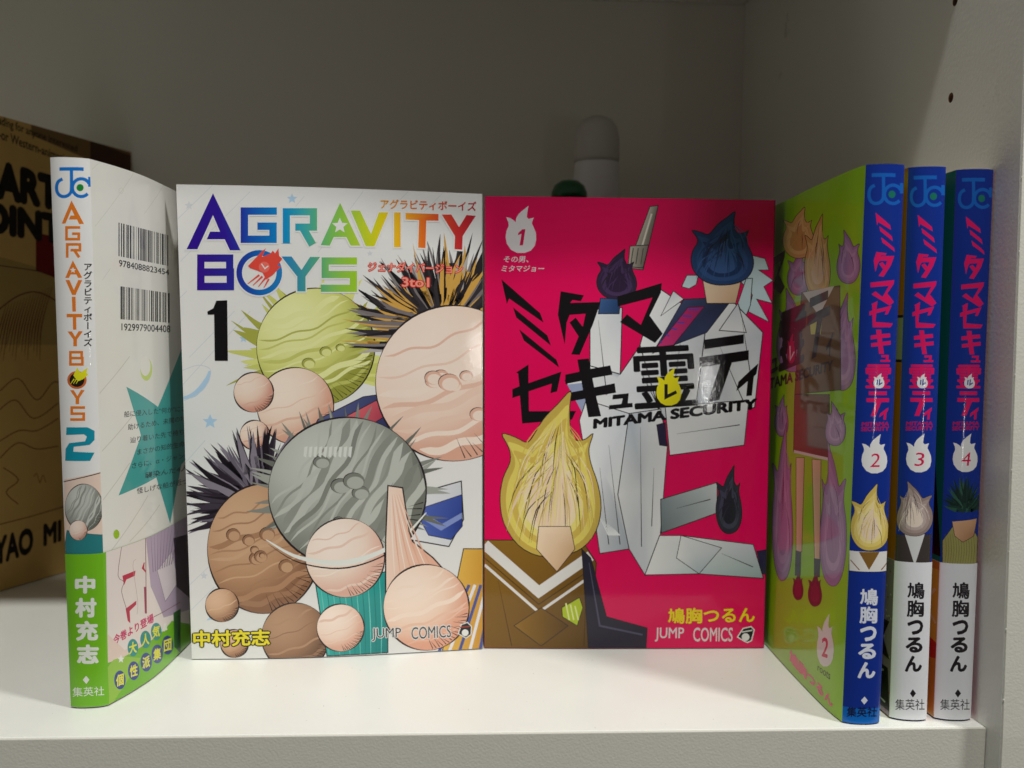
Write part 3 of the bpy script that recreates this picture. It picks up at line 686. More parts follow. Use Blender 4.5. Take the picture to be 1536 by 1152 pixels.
k = Ink(U, 520); k.text('MITAMA SECURITY', [(576, 1114), (1364, 1014), (1362, 1068), (574, 1164)], (16, 13, 16), bold=.055); put(k, 'subtitle_lettering', sM, pM)
k = Ink(U, 520); flame(k, 155, 92, 302, 318, (226, 220, 222)); k.poly([(216, 222), (236, 204), (250, 204), (238, 282), (222, 282), (231, 226), (214, 234)], (206, 10, 80)); put(k, 'volume_number', sM, pM)
k = Ink(U, 520)
k.text('その男、', [(148, 334), (268, 334), (264, 364), (144, 364)], (226, 214, 220), bold=.012); k.text('ミタマジョー', [(140, 378), (342, 378), (338, 408), (134, 408)], (226, 214, 220), bold=.012)
put(k, 'chapter_title', sM, pM)
k = Ink(Lw, 600)                                              # yellow sun over olive and white chevrons
k.grad([(45, 620), (480, 620), (545, 720), (520, 1102), (45, 1102)], [(140, 102, 36), (128, 92, 30), (112, 80, 26), (96, 68, 22), (120, 86, 30)], LINE, 4)
for o_ in (0, 90): k.line([(50, 640 + o_), (290, 850 + o_), (520, 690 + o_)], 46 if o_ == 0 else 12, (222, 218, 214))
k.line([(50, 700), (290, 905), (520, 750)], 3, LINE); k.grad([(180, 1000), (300, 920), (420, 1000), (300, 1090)], [(140, 102, 36), (120, 86, 28), (92, 64, 20), (116, 84, 28)], LINE, 3)
k.wisp(118, -40, 566, 690, [(196, 168, 78), (222, 204, 100), (206, 178, 84), (228, 214, 120), (234, 214, 176), (232, 204, 176)], LINE, 4, strands=130, seed=12)
k.grad([(290, 560), (430, 560), (450, 660), (370, 760), (280, 660)], [(236, 212, 184), (228, 198, 164), (206, 168, 130), (214, 178, 142), (230, 204, 172)], LINE, 3)
for P in ([(110, 800), (170, 1090)], [(500, 820), (490, 1090)]): k.line(P, [1, 4], (70, 48, 20))
k.shape([(480, 660), (520, 700), (590, 960), (770, 1010), (765, 1102), (510, 1102)], (40, 36, 54), LINE, 4); k.line([(512, 720), (560, 1000), (750, 1040)], [3, 8, 8], (84, 80, 104))
k.shape([(392, 920), (470, 875), (485, 920), (460, 1000), (395, 960)], (178, 196, 40), LINE, 3)
for i in range(3): k.line([(410 + i * 20, 900 + i * 6), (425 + i * 20, 975)], 7, (222, 230, 150))
put(k, 'artwork', sM, pM, label='plain yellow flame above olive and white chevrons')
k = Ink(Lw, 1000); k.text('鳩胸つるん', [(862, 922), (1245, 916), (1248, 986), (862, 992)], (236, 214, 20), bold=.025, outline=(206, 40, 50), ob=.02); put(k, 'author_name', sM, pM)
k = Ink(Lw, 1000)
k.text('JUMP', [(806, 1008), (934, 1008), (932, 1070), (804, 1070)], (222, 214, 216), bold=.01); k.text('COMICS', [(974, 1008), (1150, 1008), (1148, 1070), (974, 1070)], (222, 214, 216), bold=.01)
k.shape([(1170, 1050), (1195, 1012), (1230, 1004), (1244, 1018), (1232, 1066), (1214, 1074), (1200, 1068)], (30, 28, 30), WHITE, 5); k.disc((1206, 1050), 17, WHITE); k.line([(1190, 1028), (1236, 1020)], 5, WHITE)
put(k, 'publisher_mark', sM, pM)

# =================================================== white volume 2 at the left, spine forward
A3 = book((-0.12, 0.05, 0), 'white paperback at the left turned spine first, orange lettering above a green band', GB)
ln = (-.0001, -.0058)
sS = Surf(arc_path((-126.5, 25.8), (-115.0, 27.0), 1.5), ln, 1)
sB = Surf(smooth_path([(-115.0, 27.0), (-110.9, 40.3), (-107.5, 57.1), (-105.6, 82.7), (-104.6, 108), (-104.2, 137)], 16), ln, 1)
sF = Surf([(-.1265, .0258), (-.1195, .082), (-.1168, .138)], ln, -1)
pS = sheet('spine', sS, WHITE, M_PRINT, A3); pB = sheet('back_cover', sB, (225, 224, 217), M_PRINT, A3); sheet('front_cover', sF, WHITE, M_PRINT, A3)
block('page_block', [tuple(p) for p in sB.off(-.0006).path[1:-2]] + [tuple(p) for p in reversed(sF.off(-.0006).path)], ln, .0015, H - .0015, M_PAGE, A3)
C4, V, V2 = (60, 220, .17366), (70, 230, .21692), (70, 470, .339)
k = Ink((0, 0, 1), 2); jc_emblem(k, 82.4, 251, 138, 297.5, (16, 112, 196), (20, 130, 50)); put(k, 'series_emblem', sS, pS)
OG = (218, 118, 30)
k = Ink(V, 2)
k.poly([(172, 325), (258, 488), (225, 490), (210, 458), (152, 458), (165, 430), (192, 430), (172, 388), (130, 486), (104, 486)], OG)
k.line([(232, 513), (137, 513), (137, 594), (222, 594), (222, 556), (175, 556)], 19, OG); k.line([(142, 722), (142, 630), (230, 630), (230, 670), (165, 670)], 19, OG); k.line([(190, 668), (225, 720)], 20, OG)
k.poly([(181, 740), (246, 860), (218, 862), (205, 838), (166, 838), (154, 862), (128, 862)], OG); k.star((182, 808), 22, WHITE)
k.poly([(130, 876), (158, 876), (188, 945), (218, 876), (246, 876), (200, 980), (176, 980)], OG)
k.poly([(174, 992), (200, 992), (202, 1095), (178, 1095)], OG); k.poly([(138, 1110), (246, 1110), (246, 1134), (204, 1134), (206, 1220), (182, 1220), (180, 1134), (138, 1134)], OG)
k.xf = V2
k.poly([(92, 80), (112, 80), (126, 104), (142, 78), (160, 80), (134, 116), (134, 146), (118, 146), (118, 116)], OG)
k.line([(105, 172), (155, 172), (155, 198), (105, 198)], 12, OG, closed=True); k.line([(105, 198), (158, 198), (158, 226), (105, 226)], 12, OG, closed=True)
k.disc((134, 295), 43, (196, 100, 44), ry=40); k.disc((134, 295), 33, (26, 20, 18), ry=31)
k.poly([(118, 275), (135, 240), (150, 262), (182, 240), (176, 262), (184, 272), (160, 292), (140, 300), (128, 288)], (222, 218, 30))
for i in range(3): k.line([(122 + i * 10, 290), (106 + i * 12, 312)], [5, 2], (222, 218, 30))
k.poly([(103, 340), (120, 340), (136, 366), (152, 338), (168, 340), (144, 376), (144, 402), (128, 402), (128, 376)], OG)
k.line([(170, 417), (111, 417), (111, 444), (164, 444), (164, 470), (104, 470)], 12, OG)
put(k, 'title_lettering', sS, pS)
k = Ink((0, 0, 1), 3); k.vtext('アグラビティボーイズ', 125, 138.5, 394, 520, (34, 30, 34), bold=.025); put(k, 'subtitle_lettering', sS, pS)
k = Ink(V2, 3); k.poly([(88, 504), (180, 504), (212, 520), (212, 560), (190, 582), (120, 590), (118, 612), (212, 616), (192, 653), (82, 652), (84, 600), (100, 574), (170, 566), (178, 545), (165, 535), (86, 538)], (10, 138, 160)); put(k, 'volume_number', sS, pS)
k = Ink(V2, 3)
k.shape([(78, 735), (244, 700), (250, 1062), (80, 1062)], (224, 200, 184)); k.line([(76, 745), (242, 704)], 4, LINE)
k.shape([(76, 1062), (90, 960), (252, 980), (252, 1062)], (40, 120, 124), LINE, 2)
k.globe((165, 860), 84, (158, 160, 152), (116, 118, 110), (196, 198, 190), sq=1.25, ow=3, seed=6, bands=10, craters=4, tilt=-58)
k.globe((140, 960), 40, (230, 206, 190), (204, 160, 140), (240, 222, 208), sq=1.1, ow=2, seed=7, bands=3, craters=2)
put(k, 'artwork', sS, pS, label='small plain grey and teal shapes')
k = Ink(C4, 1); fl = (200, 198, 188)
for a, b in (((450, 195), (520, 130)), ((475, 690), (805, 235)), ((900, 580), (1065, 340)), ((540, 1150), (610, 1050))): k.line([a, b], 3, fl)
k.line([(700 + 22 * math.cos(i * 1.26), 380 + 26 * math.sin(i * 1.26)) for i in range(5)], 3, fl, closed=True)
k.xf = (0, 500, .3472)
for a, b in (((430, 260), (560, 100)), ((440, 510), (600, 320)), ((445, 720), (560, 560)), ((480, 940), (640, 700)), ((560, 900), (690, 740))): k.line([a, b], 3, fl)
put(k, 'sky_pattern', sB, pB); k = Ink((0, 500, .3472), 1)
k.disc((632, 155), 26, (196, 214, 110), ry=50); k.disc((628, 142), 22, (228, 226, 218), ry=42); put(k, 'moon_mark', sB, pB); k = Ink((0, 500, .3472), 1); k.disc((503, 868), 13, (150, 190, 30), ry=20)
put(k, 'moon_mark', sB, pB)
k = Ink(C4, 2)
rb_ = random.Random(11)
def bars(x0, x1, yt, yb, n):
    xs = np.cumsum([rb_.choice([.5, 1, 1, 1.6, 2.2]) for _ in range(n)]); xs = xs / xs[-1]; p = 0
    for i, x in enumerate(xs):
        if i % 2 == 0:
            f = lambda q, y0, y1: (x0 + (x1 - x0) * q, y0 + (y1 - y0) * q)
            k.poly([f(p, *yt), f(x, *yt), f(x, *yb), f(p, *yb)], (24, 22, 26))
        p = x
bars(678, 1108, (655, 765), (945, 1030), 57)
k.xf = (170, 320, .17361); bars(62, 486, (630, 690), (915, 945), 57)
put(k, 'barcode', sB, pB)
k = Ink(C4, 2); k.text('9784088823454', [(682, 975), (1115, 1062), (1115, 1112), (682, 1035)], (34, 32, 36), bold=.012)
k.xf = (170, 320, .17361); k.text('1929979004408', [(70, 950), (492, 968), (492, 1030), (70, 1012)], (34, 32, 36), bold=.012)
put(k, 'barcode_number', sB, pB)
k = Ink((170, 580, .24306), 2)
k.poly([(80, 0), (275, 125), (460, -340), (460, 60), (640, 200), (420, 480), (350, 845), (265, 560), (32, 672), (170, 300)], (66, 160, 156))
put(k, 'star_mark', sB, pB)
k = Ink((170, 580, .24306), 20)
for body, q in (('船に侵入した"何か"にさらわれた仲間を', (66, 152, 190, 118)), ('助けるため、未開の地を探索する一行', (90, 232, 268, 180)), ('辿り着いた先で待ち受けていたのは', (104, 312, 348, 262)), ('まさかの知的生命体!? 一方その頃', (148, 384, 420, 338)), ('さらに、α・ジャンプローにも危機', (115, 470, 508, 412)), ('襲染んだ4人のもとへと', (195, 530, 568, 490)), ('怪しげな船が近づいていた──', (145, 625, 662, 572))):
    x0, yt, yb, y2 = q; x1 = 700; m_ = (y2 - yt) / (395 - x0) * .92
    k.text(body, [(x0, yt), (x1, yt + m_ * (x1 - x0)), (x1, yt + 34 + m_ * (x1 - x0)), (x0, yt + 38)], (38, 40, 46), bold=.006)
put(k, 'blurb_text', sB, pB)
# green paper band round the lower part
zt = float(sS.st([(130, 831)])[0, 1]) * (H - .0004) + .0004
bS = sS.off(.00022, .0006, zt); bB = sB.off(.00022, .0006, zt)
GRN = (110, 178, 26)
full = Surf(np.vstack([bS.path, bB.path[1:]]), ln, 1, .0006, zt)
band = sheet('paper_band', full, GRN, M_BAND, A3, thick=.00012)
k = Ink((90, 800, .243), 2)
top_l = [(285, 115), (380, 85), (530, 25), (760, -90)]
k.poly([(284, 110), (380, 75), (530, 15), (800, -120), (800, 560), (690, 540), (640, 600), (380, 770), (296, 800)], (226, 216, 212))
k.poly([(296, 800), (380, 770), (640, 600), (560, 640), (400, 720), (292, 620)], (222, 200, 188))
k.poly([(292, 830), (330, 780), (400, 760), (500, 770), (330, 1040), (300, 1060)], (146, 190, 60))
k.shape([(530, 20), (580, -10), (800, -110), (800, 470), (640, 520), (560, 330)], (176, 158, 180)); k.shape([(600, 230), (690, 110), (730, 300), (650, 420)], (214, 204, 210), (90, 80, 96), 2)
k.poly([(700, 30), (800, 0), (800, 400), (720, 330)], (60, 46, 68)); k.line([(528, 20), (530, 200), (532, 495)], 4, (120, 60, 80))
for i in range(9): k.line([(560 + i * 22, 0 - i * 8), (575 + i * 14, 240 - i * 6)], [1, 5], (128, 106, 134))
RE = (186, 44, 76)
k.poly([(385, 262), (466, 230), (462, 262), (410, 285), (395, 320)], RE); k.poly([(405, 465), (472, 415), (470, 440), (430, 480), (434, 555), (418, 540)], RE); k.line([(520, 180), (512, 215), (530, 240)], [6, 14, 6], RE); k.line([(526, 330), (530, 495)], [16, 12], (150, 50, 84))
k.line([(380, 85), (358, 260), (395, 300), (380, 360), (415, 480)], 3, (110, 70, 70), smooth=3); k.line([(470, 160), (450, 200), (480, 420), (475, 500)], 2, (180, 150, 150), smooth=3)
k.line([(560, 525), (740, 425)], 4, (120, 70, 86))
k.poly([(700, 490), (745, 465), (745, 740), (705, 700)], (40, 96, 40)); k.line([(715, 520), (735, 510), (735, 650), (715, 655)], 6, (26, 64, 30), closed=True)
put(k, 'band_artwork', bB, band, M_BAND)
k = Ink((90, 800, .243), 60)
k.text('今巻より登場', [(328, 632), (575, 490), (580, 548), (332, 692)], (196, 20, 100), bold=.03, outline=(232, 220, 214), ob=.03)
for (x, y), c, ch in (((450, 706), (30, 140, 140), '大'), ((528, 655), (30, 140, 140), '人'), ((594, 606), (30, 140, 140), '気'), ((370, 905), (44, 60, 140), '個'), ((455, 848), (44, 60, 140), '性'), ((532, 795), (44, 60, 140), '派'), ((600, 745), (44, 60, 140), '集'), ((664, 690), (44, 60, 140), '団')):
    k.disc((x, y), 33 if ch in '大人気' else 35, c, ry=58 if ch not in '大人気' else 54); k.text(ch, [(x - 24, y - 28), (x + 24, y - 46), (x + 24, y + 30), (x - 24, y + 44)], (226, 222, 60), bold=.03)
k.text('&', [(634, 560), (662, 548), (664, 596), (636, 610)], (226, 230, 220), bold=.05); k.star((376, 776), 28, (230, 230, 226), sx=.8)
put(k, 'band_slogan', bB, band, M_BAND)
k = Ink((90, 800, .243), 2); wb = (222, 224, 216)
for ch, y0, y1, x0, x1 in (('中', 262, 372, 92, 218), ('村', 398, 520, 92, 226), ('充', 540, 664, 98, 236), ('志', 686, 806, 104, 240)): k.text(ch, (x0, y0, x1, y1), wb, bold=.05)
put(k, 'author_name', bS, band, M_BAND)
k = Ink((90, 800, .243), 2); k.poly([(161, 880), (182, 904), (162, 930), (141, 904)], wb); k.text('集英社', [(76, 952), (272, 944), (274, 1000), (78, 1010)], wb, bold=-.004); put(k, 'publisher_name', bS, band, M_BAND)

# =================================================== the blue-spined volumes 2, 3 and 4 at the right
BLUE = (10, 44, 136)
R = {}
spec = {2: dict(a=(122.0, 5.2), b=(133.8, 4.4), lean=(.0013, .0014), loc=(.128, .05, 0), cover=(140, 192, 14),
                label='blue-spined paperback numbered 2, its lime green front cover facing the shelf centre'),
        3: dict(a=(139.2, 8.6), b=(150.1, 6.4), lean=(-.0009, .0015), loc=(.145, .05, 0), cover=(188, 110, 20),
                label='blue-spined paperback numbered 3, in the middle of the three, white band round its foot'),
        4: dict(a=(153.5, 7.8), b=(164.8, 6.5), lean=(.0013, .0045), loc=(.159, .05, 0), cover=(0, 128, 112),
                label='blue-spined paperback numbered 4, standing against the right side panel, white band')}
for n, d in spec.items():
    e = book(d['loc'], d['label'], GB); a, b = np.array(d['a']) / 1000, np.array(d['b']) / 1000
    s = Surf(arc_path(d['a'], d['b'], 1.7), d['lean'], 1)
    if n == 2: c = Surf(smooth_path([(122.0, 5.2), (121.4, 13.9), (121.6, 26.9), (122.8, 54.4), (124.6, 84.8), (126.2, 117)], 16), d['lean'], -1); r_ = Surf([b, (.1362, .06), (.1378, .117)], d['lean'], 1)
    elif n == 3: c = Surf([a, (.1401, .06), (.1412, .118)], d['lean'], -1); r_ = Surf([b, (.1510, .06), (.1518, .118)], d['lean'], 1)
    else: c = Surf([a, (.1536, .06), (.1540, .118)], d['lean'], -1); r_ = Surf([b, (.1649, .06), (.1651, .118)], d['lean'], 1)
    ps = sheet('spine', s, BLUE, M_PRINT, e); pc = sheet('front_cover', c, d['cover'], M_PRINT, e); sheet('back_cover', r_, (200, 40, 110) if n > 2 else d['cover'], M_PRINT, e)
    block('page_block', [tuple(p) for p in r_.off(-.0006).path] + [tuple(p) for p in reversed(c.off(-.0006).path[:-1 if n == 2 else None])], d['lean'], .0015, H - .0015, M_PAGE, e)
    R[n] = (e, s, c, ps, pc)
S2 = R[2][1]
Ea, Eb = (1280, 230, 1 / 6.0), (1280, 540, .19091)
G1 = (1280, 300, .22575)
for n in (2, 3, 4):
    e, s, c, ps, pc = R[n]
    k = Ink((0, 0, 1), 2); jc_emblem(k, 1301, 260, 1355.5, 308, (14, 92, 178), (20, 110, 90)); put(k, 'series_emblem', s, ps, src=S2)
    MG = (212, 16, 92)
    k = Ink(G1, 2)
    for ch, q in (('ミ', [(148, 85), (268, 95), (275, 345), (160, 335)]), ('タ', [(140, 345), (272, 352), (272, 515), (128, 505)]), ('マ', (115, 532, 272, 702)), ('セ', (107, 672, 262, 845)), ('キ', (116, 862, 248, 1022)), ('ュ', (180, 1030, 245, 1076))): kata(k, ch, q, MG)
    k.xf = Eb
    k.text('霊', [(94, 34), (300, 34), (290, 224), (96, 222)], MG, bold=.022); kata(k, 'テ', (104, 246, 280, 442), MG); kata(k, 'ィ', (203, 372, 276, 470), MG)
    flame(k, 158, 104, 244, 222, (222, 222, 224)); k.line([(190, 155), (186, 195)], 9, BLUE); k.line([(208, 150), (204, 194), (228, 178)], 9, BLUE)
    put(k, 'title_lettering', s, ps, src=S2)
    k = Ink(Eb, 3); k.text('MITAMA', [(68, 488), (285, 484), (280, 518), (64, 520)], (176, 18, 92), bold=.04); k.text('SECURITY', [(62, 526), (282, 522), (280, 556), (60, 560)], (176, 18, 92), bold=.04); put(k, 'subtitle_lettering', s, ps, src=S2)
    k = Ink(Eb, 3); flame(k, 64, 582, 266, 890, (224, 223, 222)); k.text(str(n), [(145, 735), (218, 733), (205, 840), (130, 842)], (206, 16, 80), bold=.0); put(k, 'volume_number', s, ps, src=S2)
# small plain stand-ins where each spine carries a portrait
P2 = (1130, 600, .47934)
k = Ink(P2, 3)
k.shape([(300, 470), (428, 470), (420, 534), (300, 534)], (222, 219, 214), LINE, 1.5); k.poly([(330, 475), (395, 475), (362, 532)], (128, 92, 36)); k.line([(304, 500), (332, 532)], 3, (128, 92, 36)); k.line([(424, 500), (400, 532)], 3, (128, 92, 36))
k.wisp(304, 262, 424, 470, [(206, 180, 90), (222, 200, 110), (232, 214, 150), (232, 208, 182)], LINE, 1.4, strands=40, seed=3)
put(k, 'artwork', S2, R[2][3], label='small plain yellow flame over white and olive chevrons')
o3, o4 = R[3], R[4]
k = Ink(P2, 3)
k.shape([(446, 420), (556, 420), (552, 520), (446, 520)], (62, 54, 52), LINE, 1.5); k.poly([(474, 420), (536, 420), (505, 518)], (206, 206, 206))
k.wisp(448, 254, 562, 425, [(140, 122, 116), (160, 142, 136), (180, 164, 158), (222, 206, 190)], LINE, 1.4, strands=36, seed=6, flip=True)
put(k, 'artwork', o3[1], o3[3], label='small plain mauve flame over a charcoal and white notch')
k = Ink(P2, 3)
k.shape([(592, 440), (625, 395), (680, 395), (702, 430), (698, 525), (592, 525)], (150, 146, 84), LINE, 1.5)
for i in range(12): k.line([(600 + i * 8, 420), (604 + i * 8, 470), (598 + i * 8, 518)], [.6, 1.6, .6], (110, 104, 56), smooth=3)
k.grad([(622, 380), (700, 370), (690, 425), (655, 445), (630, 425)], [(208, 164, 128), (198, 152, 116), (166, 122, 90), (176, 132, 98), (200, 156, 120)], LINE, 1.4); k.blast((660, 350), 66, 110, 185, 355, 60, [(22, 56, 46), (14, 40, 34), (44, 84, 68)], seed=5, w=.12, inner=.5)
put(k, 'artwork', o4[1], o4[3], label='small plain dark green burst over khaki')
# lower part of spine 2
k = Ink(P2, 2)
k.poly([(260, 953), (420, 953), (420, 1060), (260, 1060)], (0, 96, 180)); put(k, 'foot_panel', S2, R[2][3])
def author(k, x0, x1, y0, col, sk=-10, sc_=1.0):
    for ch, ya, yb in (('鳩', 0, 56), ('胸', 56, 112), ('つ', 118, 168), ('る', 172, 224), ('ん', 230, 284)):
        dx = sk * ya / 284; k.text(ch, (x0 + dx + (4 if ch == 'つ' else 0), y0 + ya * sc_, x1 + dx, y0 + yb * sc_ - 3), col, bold=.026 if ch in '鳩胸' else .045)
k = Ink(P2, 3); author(k, 334, 390, 590, (216, 220, 230)); put(k, 'author_name', S2, R[2][3])
k = Ink(P2, 8); k.poly([(348, 928), (358, 940), (347, 953), (337, 940)], (216, 220, 230)); k.text('集英社', [(293, 960), (388, 960), (386, 992), (291, 992)], (12, 20, 60), bold=.02); put(k, 'publisher_name', S2, R[2][3])
# bands on 3 and 4
for n, y, x, xo, colc in ((3, 507, 485, 480, (150, 128, 160)), (4, 512, 640, 620, (206, 168, 60))):
    e, s, c, ps, pc = R[n]
    zt = float(s.st([(1130 + x * .47934, 600 + y * .47934)])[0, 1]) * (H - .0004) + .0004
    f = Surf(np.vstack([c.path[::-1], s.path[1:]]), s.lean, 1, .0006, zt)
    of = .0002
    b = sheet('paper_band', f.off(of), (222, 223, 226), M_BAND, e, thick=.0001)
    sb_, cb = s.off(of + .000003, .0006, zt), c.off(of + .000003, .0006, zt)
    k = Ink(P2, 2); dx = 0 if n == 3 else 141
    author(k, 482 + dx, 536 + dx, 570, (28, 22, 26)); put(k, 'author_name', sb_, b, M_BAND)
    k = Ink(P2, 3); k.poly([(499 + dx, 905), (509 + dx, 918), (499 + dx, 931), (490 + dx, 918)], (28, 22, 26)); k.text('集英社', [(444 + dx, 936), (536 + dx, 936), (536 + dx, 970), (444 + dx, 970)], (40, 36, 40), bold=.0); put(k, 'publisher_name', sb_, b, M_BAND)
    # side of the band: printed pattern in fractions of the cover
    rr = random.Random(n); k = Ink((0, 0, 1), 2)
    k.uv = True
    if n == 3:
        k.poly([(0, 0), (.96, 0), (.96, 1), (0, 1)], colc)
        for i in range(120): x_, y_ = rr.random() * .4, rr.random(); k.poly([(x_, y_), (x_ + .008, y_ + .004), (x_ + .006, y_ + .014), (x_ - .002, y_ + .010)], rr.choice([(110, 80, 130), (180, 90, 110), (200, 190, 200)]))
        k.poly([(.01, .36), (.3, .40), (.3, .58), (.02, .60), (.06, .48)], (40, 20, 34)); k.poly([(0, 0.03), (.3, .03), (.3, .30), (.02, .30)], (22, 18, 26)); k.line([(.03, .07), (.09, .09), (.07, .16), (.1, .22), (.05, .27)], .012, (200, 196, 204), smooth=4)
    else:
        k.poly([(0, 0), (.96, 0), (.96, 1), (0, 1)], (204, 150, 54)); k.poly([(0, .45), (.3, .5), (.3, .9), (0, .95)], (222, 200, 70)); k.poly([(0, .38), (.2, .3), (.3, .5), (.1, .52), (0, .48)], (200, 60, 40)); k.line([(.01, .6), (.07, .7), (.02, .82)], .015, (232, 224, 150), smooth=4)
    put(k, 'band_artwork', cb, b, M_BAND)
    k = Ink((0, 0, 1), 2); k.uv = True
    if n == 3: k.poly([(0, .655), (.9, .655), (.9, .66), (0, .66)], (30, 20, 18)); k.poly([(0, .66), (.9, .66), (.9, .735), (0, .735)], (170, 160, 156)); k.poly([(0, .735), (.9, .735), (.9, .74), (0, .74)], (30, 20, 18))
    else: k.poly([(0, .30), (.5, .30), (.5, .62), (.16, .60), (.07, .52)], (26, 12, 22)); k.poly([(.04, .30), (.3, .30), (.3, .52), (.12, .50)], (84, 14, 50))
    put(k, 'artwork', c, pc)
# lime cover of volume 2
e, s, c, ps, pc = R[2]
Q = (1140, 300, .34735); LV = (166, 132, 172); LV2 = (134, 100, 144)
k = Ink(Q, 2)
def lozenge(P, col=LV): k.shape(P, col, (70, 46, 76), 2.5, smooth=3)
LL = [(150, 116, 158), (166, 132, 172), (182, 150, 186), (160, 126, 168)]; PL = (70, 46, 76)
k.wisp(118, 210, 212, 410, LL, PL, 2.5, strands=10, seed=1); k.wisp(72, 380, 206, 740, LL, PL, 2.5, strands=14, seed=2, flip=True); k.wisp(332, 130, 432, 360, LL, PL, 2.5, strands=10, seed=3, flip=True); k.wisp(300, 400, 412, 820, LL, PL, 2.5, strands=12, seed=4)
k.wisp(98, 30, 235, 250, [(206, 166, 96), (220, 184, 118), (196, 150, 84)], LINE, 2.5, strands=12, seed=5); k.wisp(192, 60, 304, 420, [(196, 158, 88), (214, 184, 114), (206, 170, 110), (220, 190, 150)], LINE, 2.5, strands=30, seed=6)
k.grad([(180, 400), (345, 370), (350, 820), (150, 840)], [(118, 84, 38), (104, 74, 32), (90, 62, 28), (120, 86, 40)], LINE, 3); k.poly([(185, 400), (320, 372), (255, 500)], (206, 200, 196)); k.poly([(215, 520), (245, 500), (268, 520), (262, 580), (220, 580)], (196, 196, 90))
k.grad([(150, 840), (300, 840), (300, 1120), (145, 1090)], [(120, 76, 48), (100, 62, 40), (88, 52, 34), (118, 74, 46)], LINE, 3); k.line([(146, 1085), (300, 1120)], 12, (206, 200, 196))
k.wisp(64, 840, 122, 1020, LL, PL, 2.5, strands=8, seed=7); k.wisp(282, 870, 370, 1060, LL, PL, 2.5, strands=8, seed=8, flip=True); k.wisp(52, 960, 142, 1640, LL, PL, 2.5, strands=16, seed=9)
k.xf = P2
k.wisp(208, 130, 292, 580, LL, PL, 1.2, strands=20, seed=10, flip=True)
k.grad([(134, 180), (160, 180), (152, 475), (134, 475)], [(222, 190, 156), (206, 170, 136), (200, 160, 128), (218, 184, 150)], LINE, 1.5); k.grad([(184, 185), (212, 188), (208, 500), (192, 500)], [(222, 190, 156), (206, 170, 136), (200, 160, 128), (218, 184, 150)], LINE, 1.5)
k.poly([(132, 470), (150, 475), (148, 550), (130, 550)], (50, 52, 62)); k.poly([(190, 495), (210, 498), (208, 555), (190, 550)], (50, 52, 62))
k.wisp(124, 535, 156, 625, [(96, 22, 38), (120, 30, 48)], LINE, 1.5); k.wisp(172, 535, 214, 645, [(96, 22, 38), (120, 30, 48)], LINE, 1.5)
put(k, 'artwork', c, pc, label='plain lilac and gold flames round a brown block')
k = Ink(Q, 600); VB = (44, 34, 40)
kata(k, 'マ', [(15, 260), (110, 215), (110, 400), (15, 430)], VB)
k.text('霊', [(82, 490), (205, 440), (190, 700), (80, 745)], VB, bold=.035); k.text('ュ', [(48, 690), (78, 675), (78, 735), (48, 750)], VB, bold=.05)
kata(k, 'テ', [(205, 430), (305, 385), (300, 640), (205, 700)], VB); k.text('ィ', [(285, 590), (318, 570), (312, 665), (285, 685)], VB, bold=.05)
flame(k, 118, 575, 152, 705, (186, 26, 76)); k.line([(130, 630), (131, 690), (148, 655)], 5, (220, 214, 216))
put(k, 'title_lettering', c, pc)
k = Ink(Q, 700); k.text('MITAMA SECURITY', [(5, 780), (316, 690), (314, 735), (5, 830)], VB, bold=.04); put(k, 'subtitle_lettering', c, pc)
k = Ink(P2, 800); flame(k, 199, 668, 252, 834, (216, 206, 206)); k.text('2', [(215, 742), (238, 745), (232, 808), (214, 802)], (196, 24, 78), bold=.02); put(k, 'volume_number', c, pc)
k = Ink(P2, 800); k.text('roots', [(202, 828), (242, 856), (240, 876), (201, 846)], (50, 46, 40), bold=.0); put(k, 'chapter_title', c, pc)
k = Ink((1130, 900, .21880), 800); k.text('鳩胸つるん', [(248, 330), (545, 670), (545, 745), (248, 425)], (222, 84, 120), bold=.05); put(k, 'author_name', c, pc)

# =================================================== dark kraft book at the far left
KR = (198, 162, 94)
dA, dB = np.array([-.2362, .1265]), np.array([-.1762, .2765])
A4 = book((-0.22, 0.21, 0), 'large kraft-brown book with black capitals leaning in the dark corner at the left', name='large_book')
ds = dB - dA; dn = np.array([-ds[1], ds[0]]) / np.hypot(*ds)
sK = Surf([dA + ds * i / 6 for i in range(7)], (0, 0), 1, .0004, .2235)
pK = sheet('front_cover', sK, KR, M_MATTE, A4, thick=.0006)
thk = .034; k1, k2 = dA + dn * thk, dB + dn * thk
sheet('back_cover', Surf([k1, k2], (0, 0), -1, .0004, .2235), KR, M_MATTE, A4, thick=.0006)
sheet('spine', Surf([dA, k1], (0, 0), -1, .0004, .2235), KR, M_MATTE, A4, thick=.0006)
ins = ds / np.hypot(*ds) * .0025
block('page_block', [dA + ins + dn * .0012, dB - ins + dn * .0012, k2 - ins - dn * .0012, k1 + ins - dn * .0012], (0, 0), .002, .2215, M_PAGE, A4)
k = Ink((0, 140, .34722), 1)
k.poly([(135, 60), (600, 240), (600, 420), (390, 300), (390, 290), (135, 180)], (126, 98, 58)); k.poly([(390, 200), (620, 290), (620, 420), (390, 300)], (72, 44, 30))
k.poly([(-60, 690), (300, 790), (300, 1400), (-60, 1400)], (166, 138, 78)); k.poly([(155, 600), (500, 690), (500, 900), (155, 765)], (112, 12, 18)); k.line([(-60, 735), (150, 765), (500, 850)], 4, (60, 30, 20))
k.xf = (0, 370, .46)
k.poly([(-20, 320), (300, 320), (300, 860), (-20, 980)], (194, 158, 90)); k.line([(-10, 908), (100, 880), (300, 820)], 3, (84, 30, 20))
put(k, 'colour_panels', sK, pK, M_MATTE)
k = Ink((0, 370, .46), 20); MR = (92, 24, 18)                                  # loose abstract pen scribble
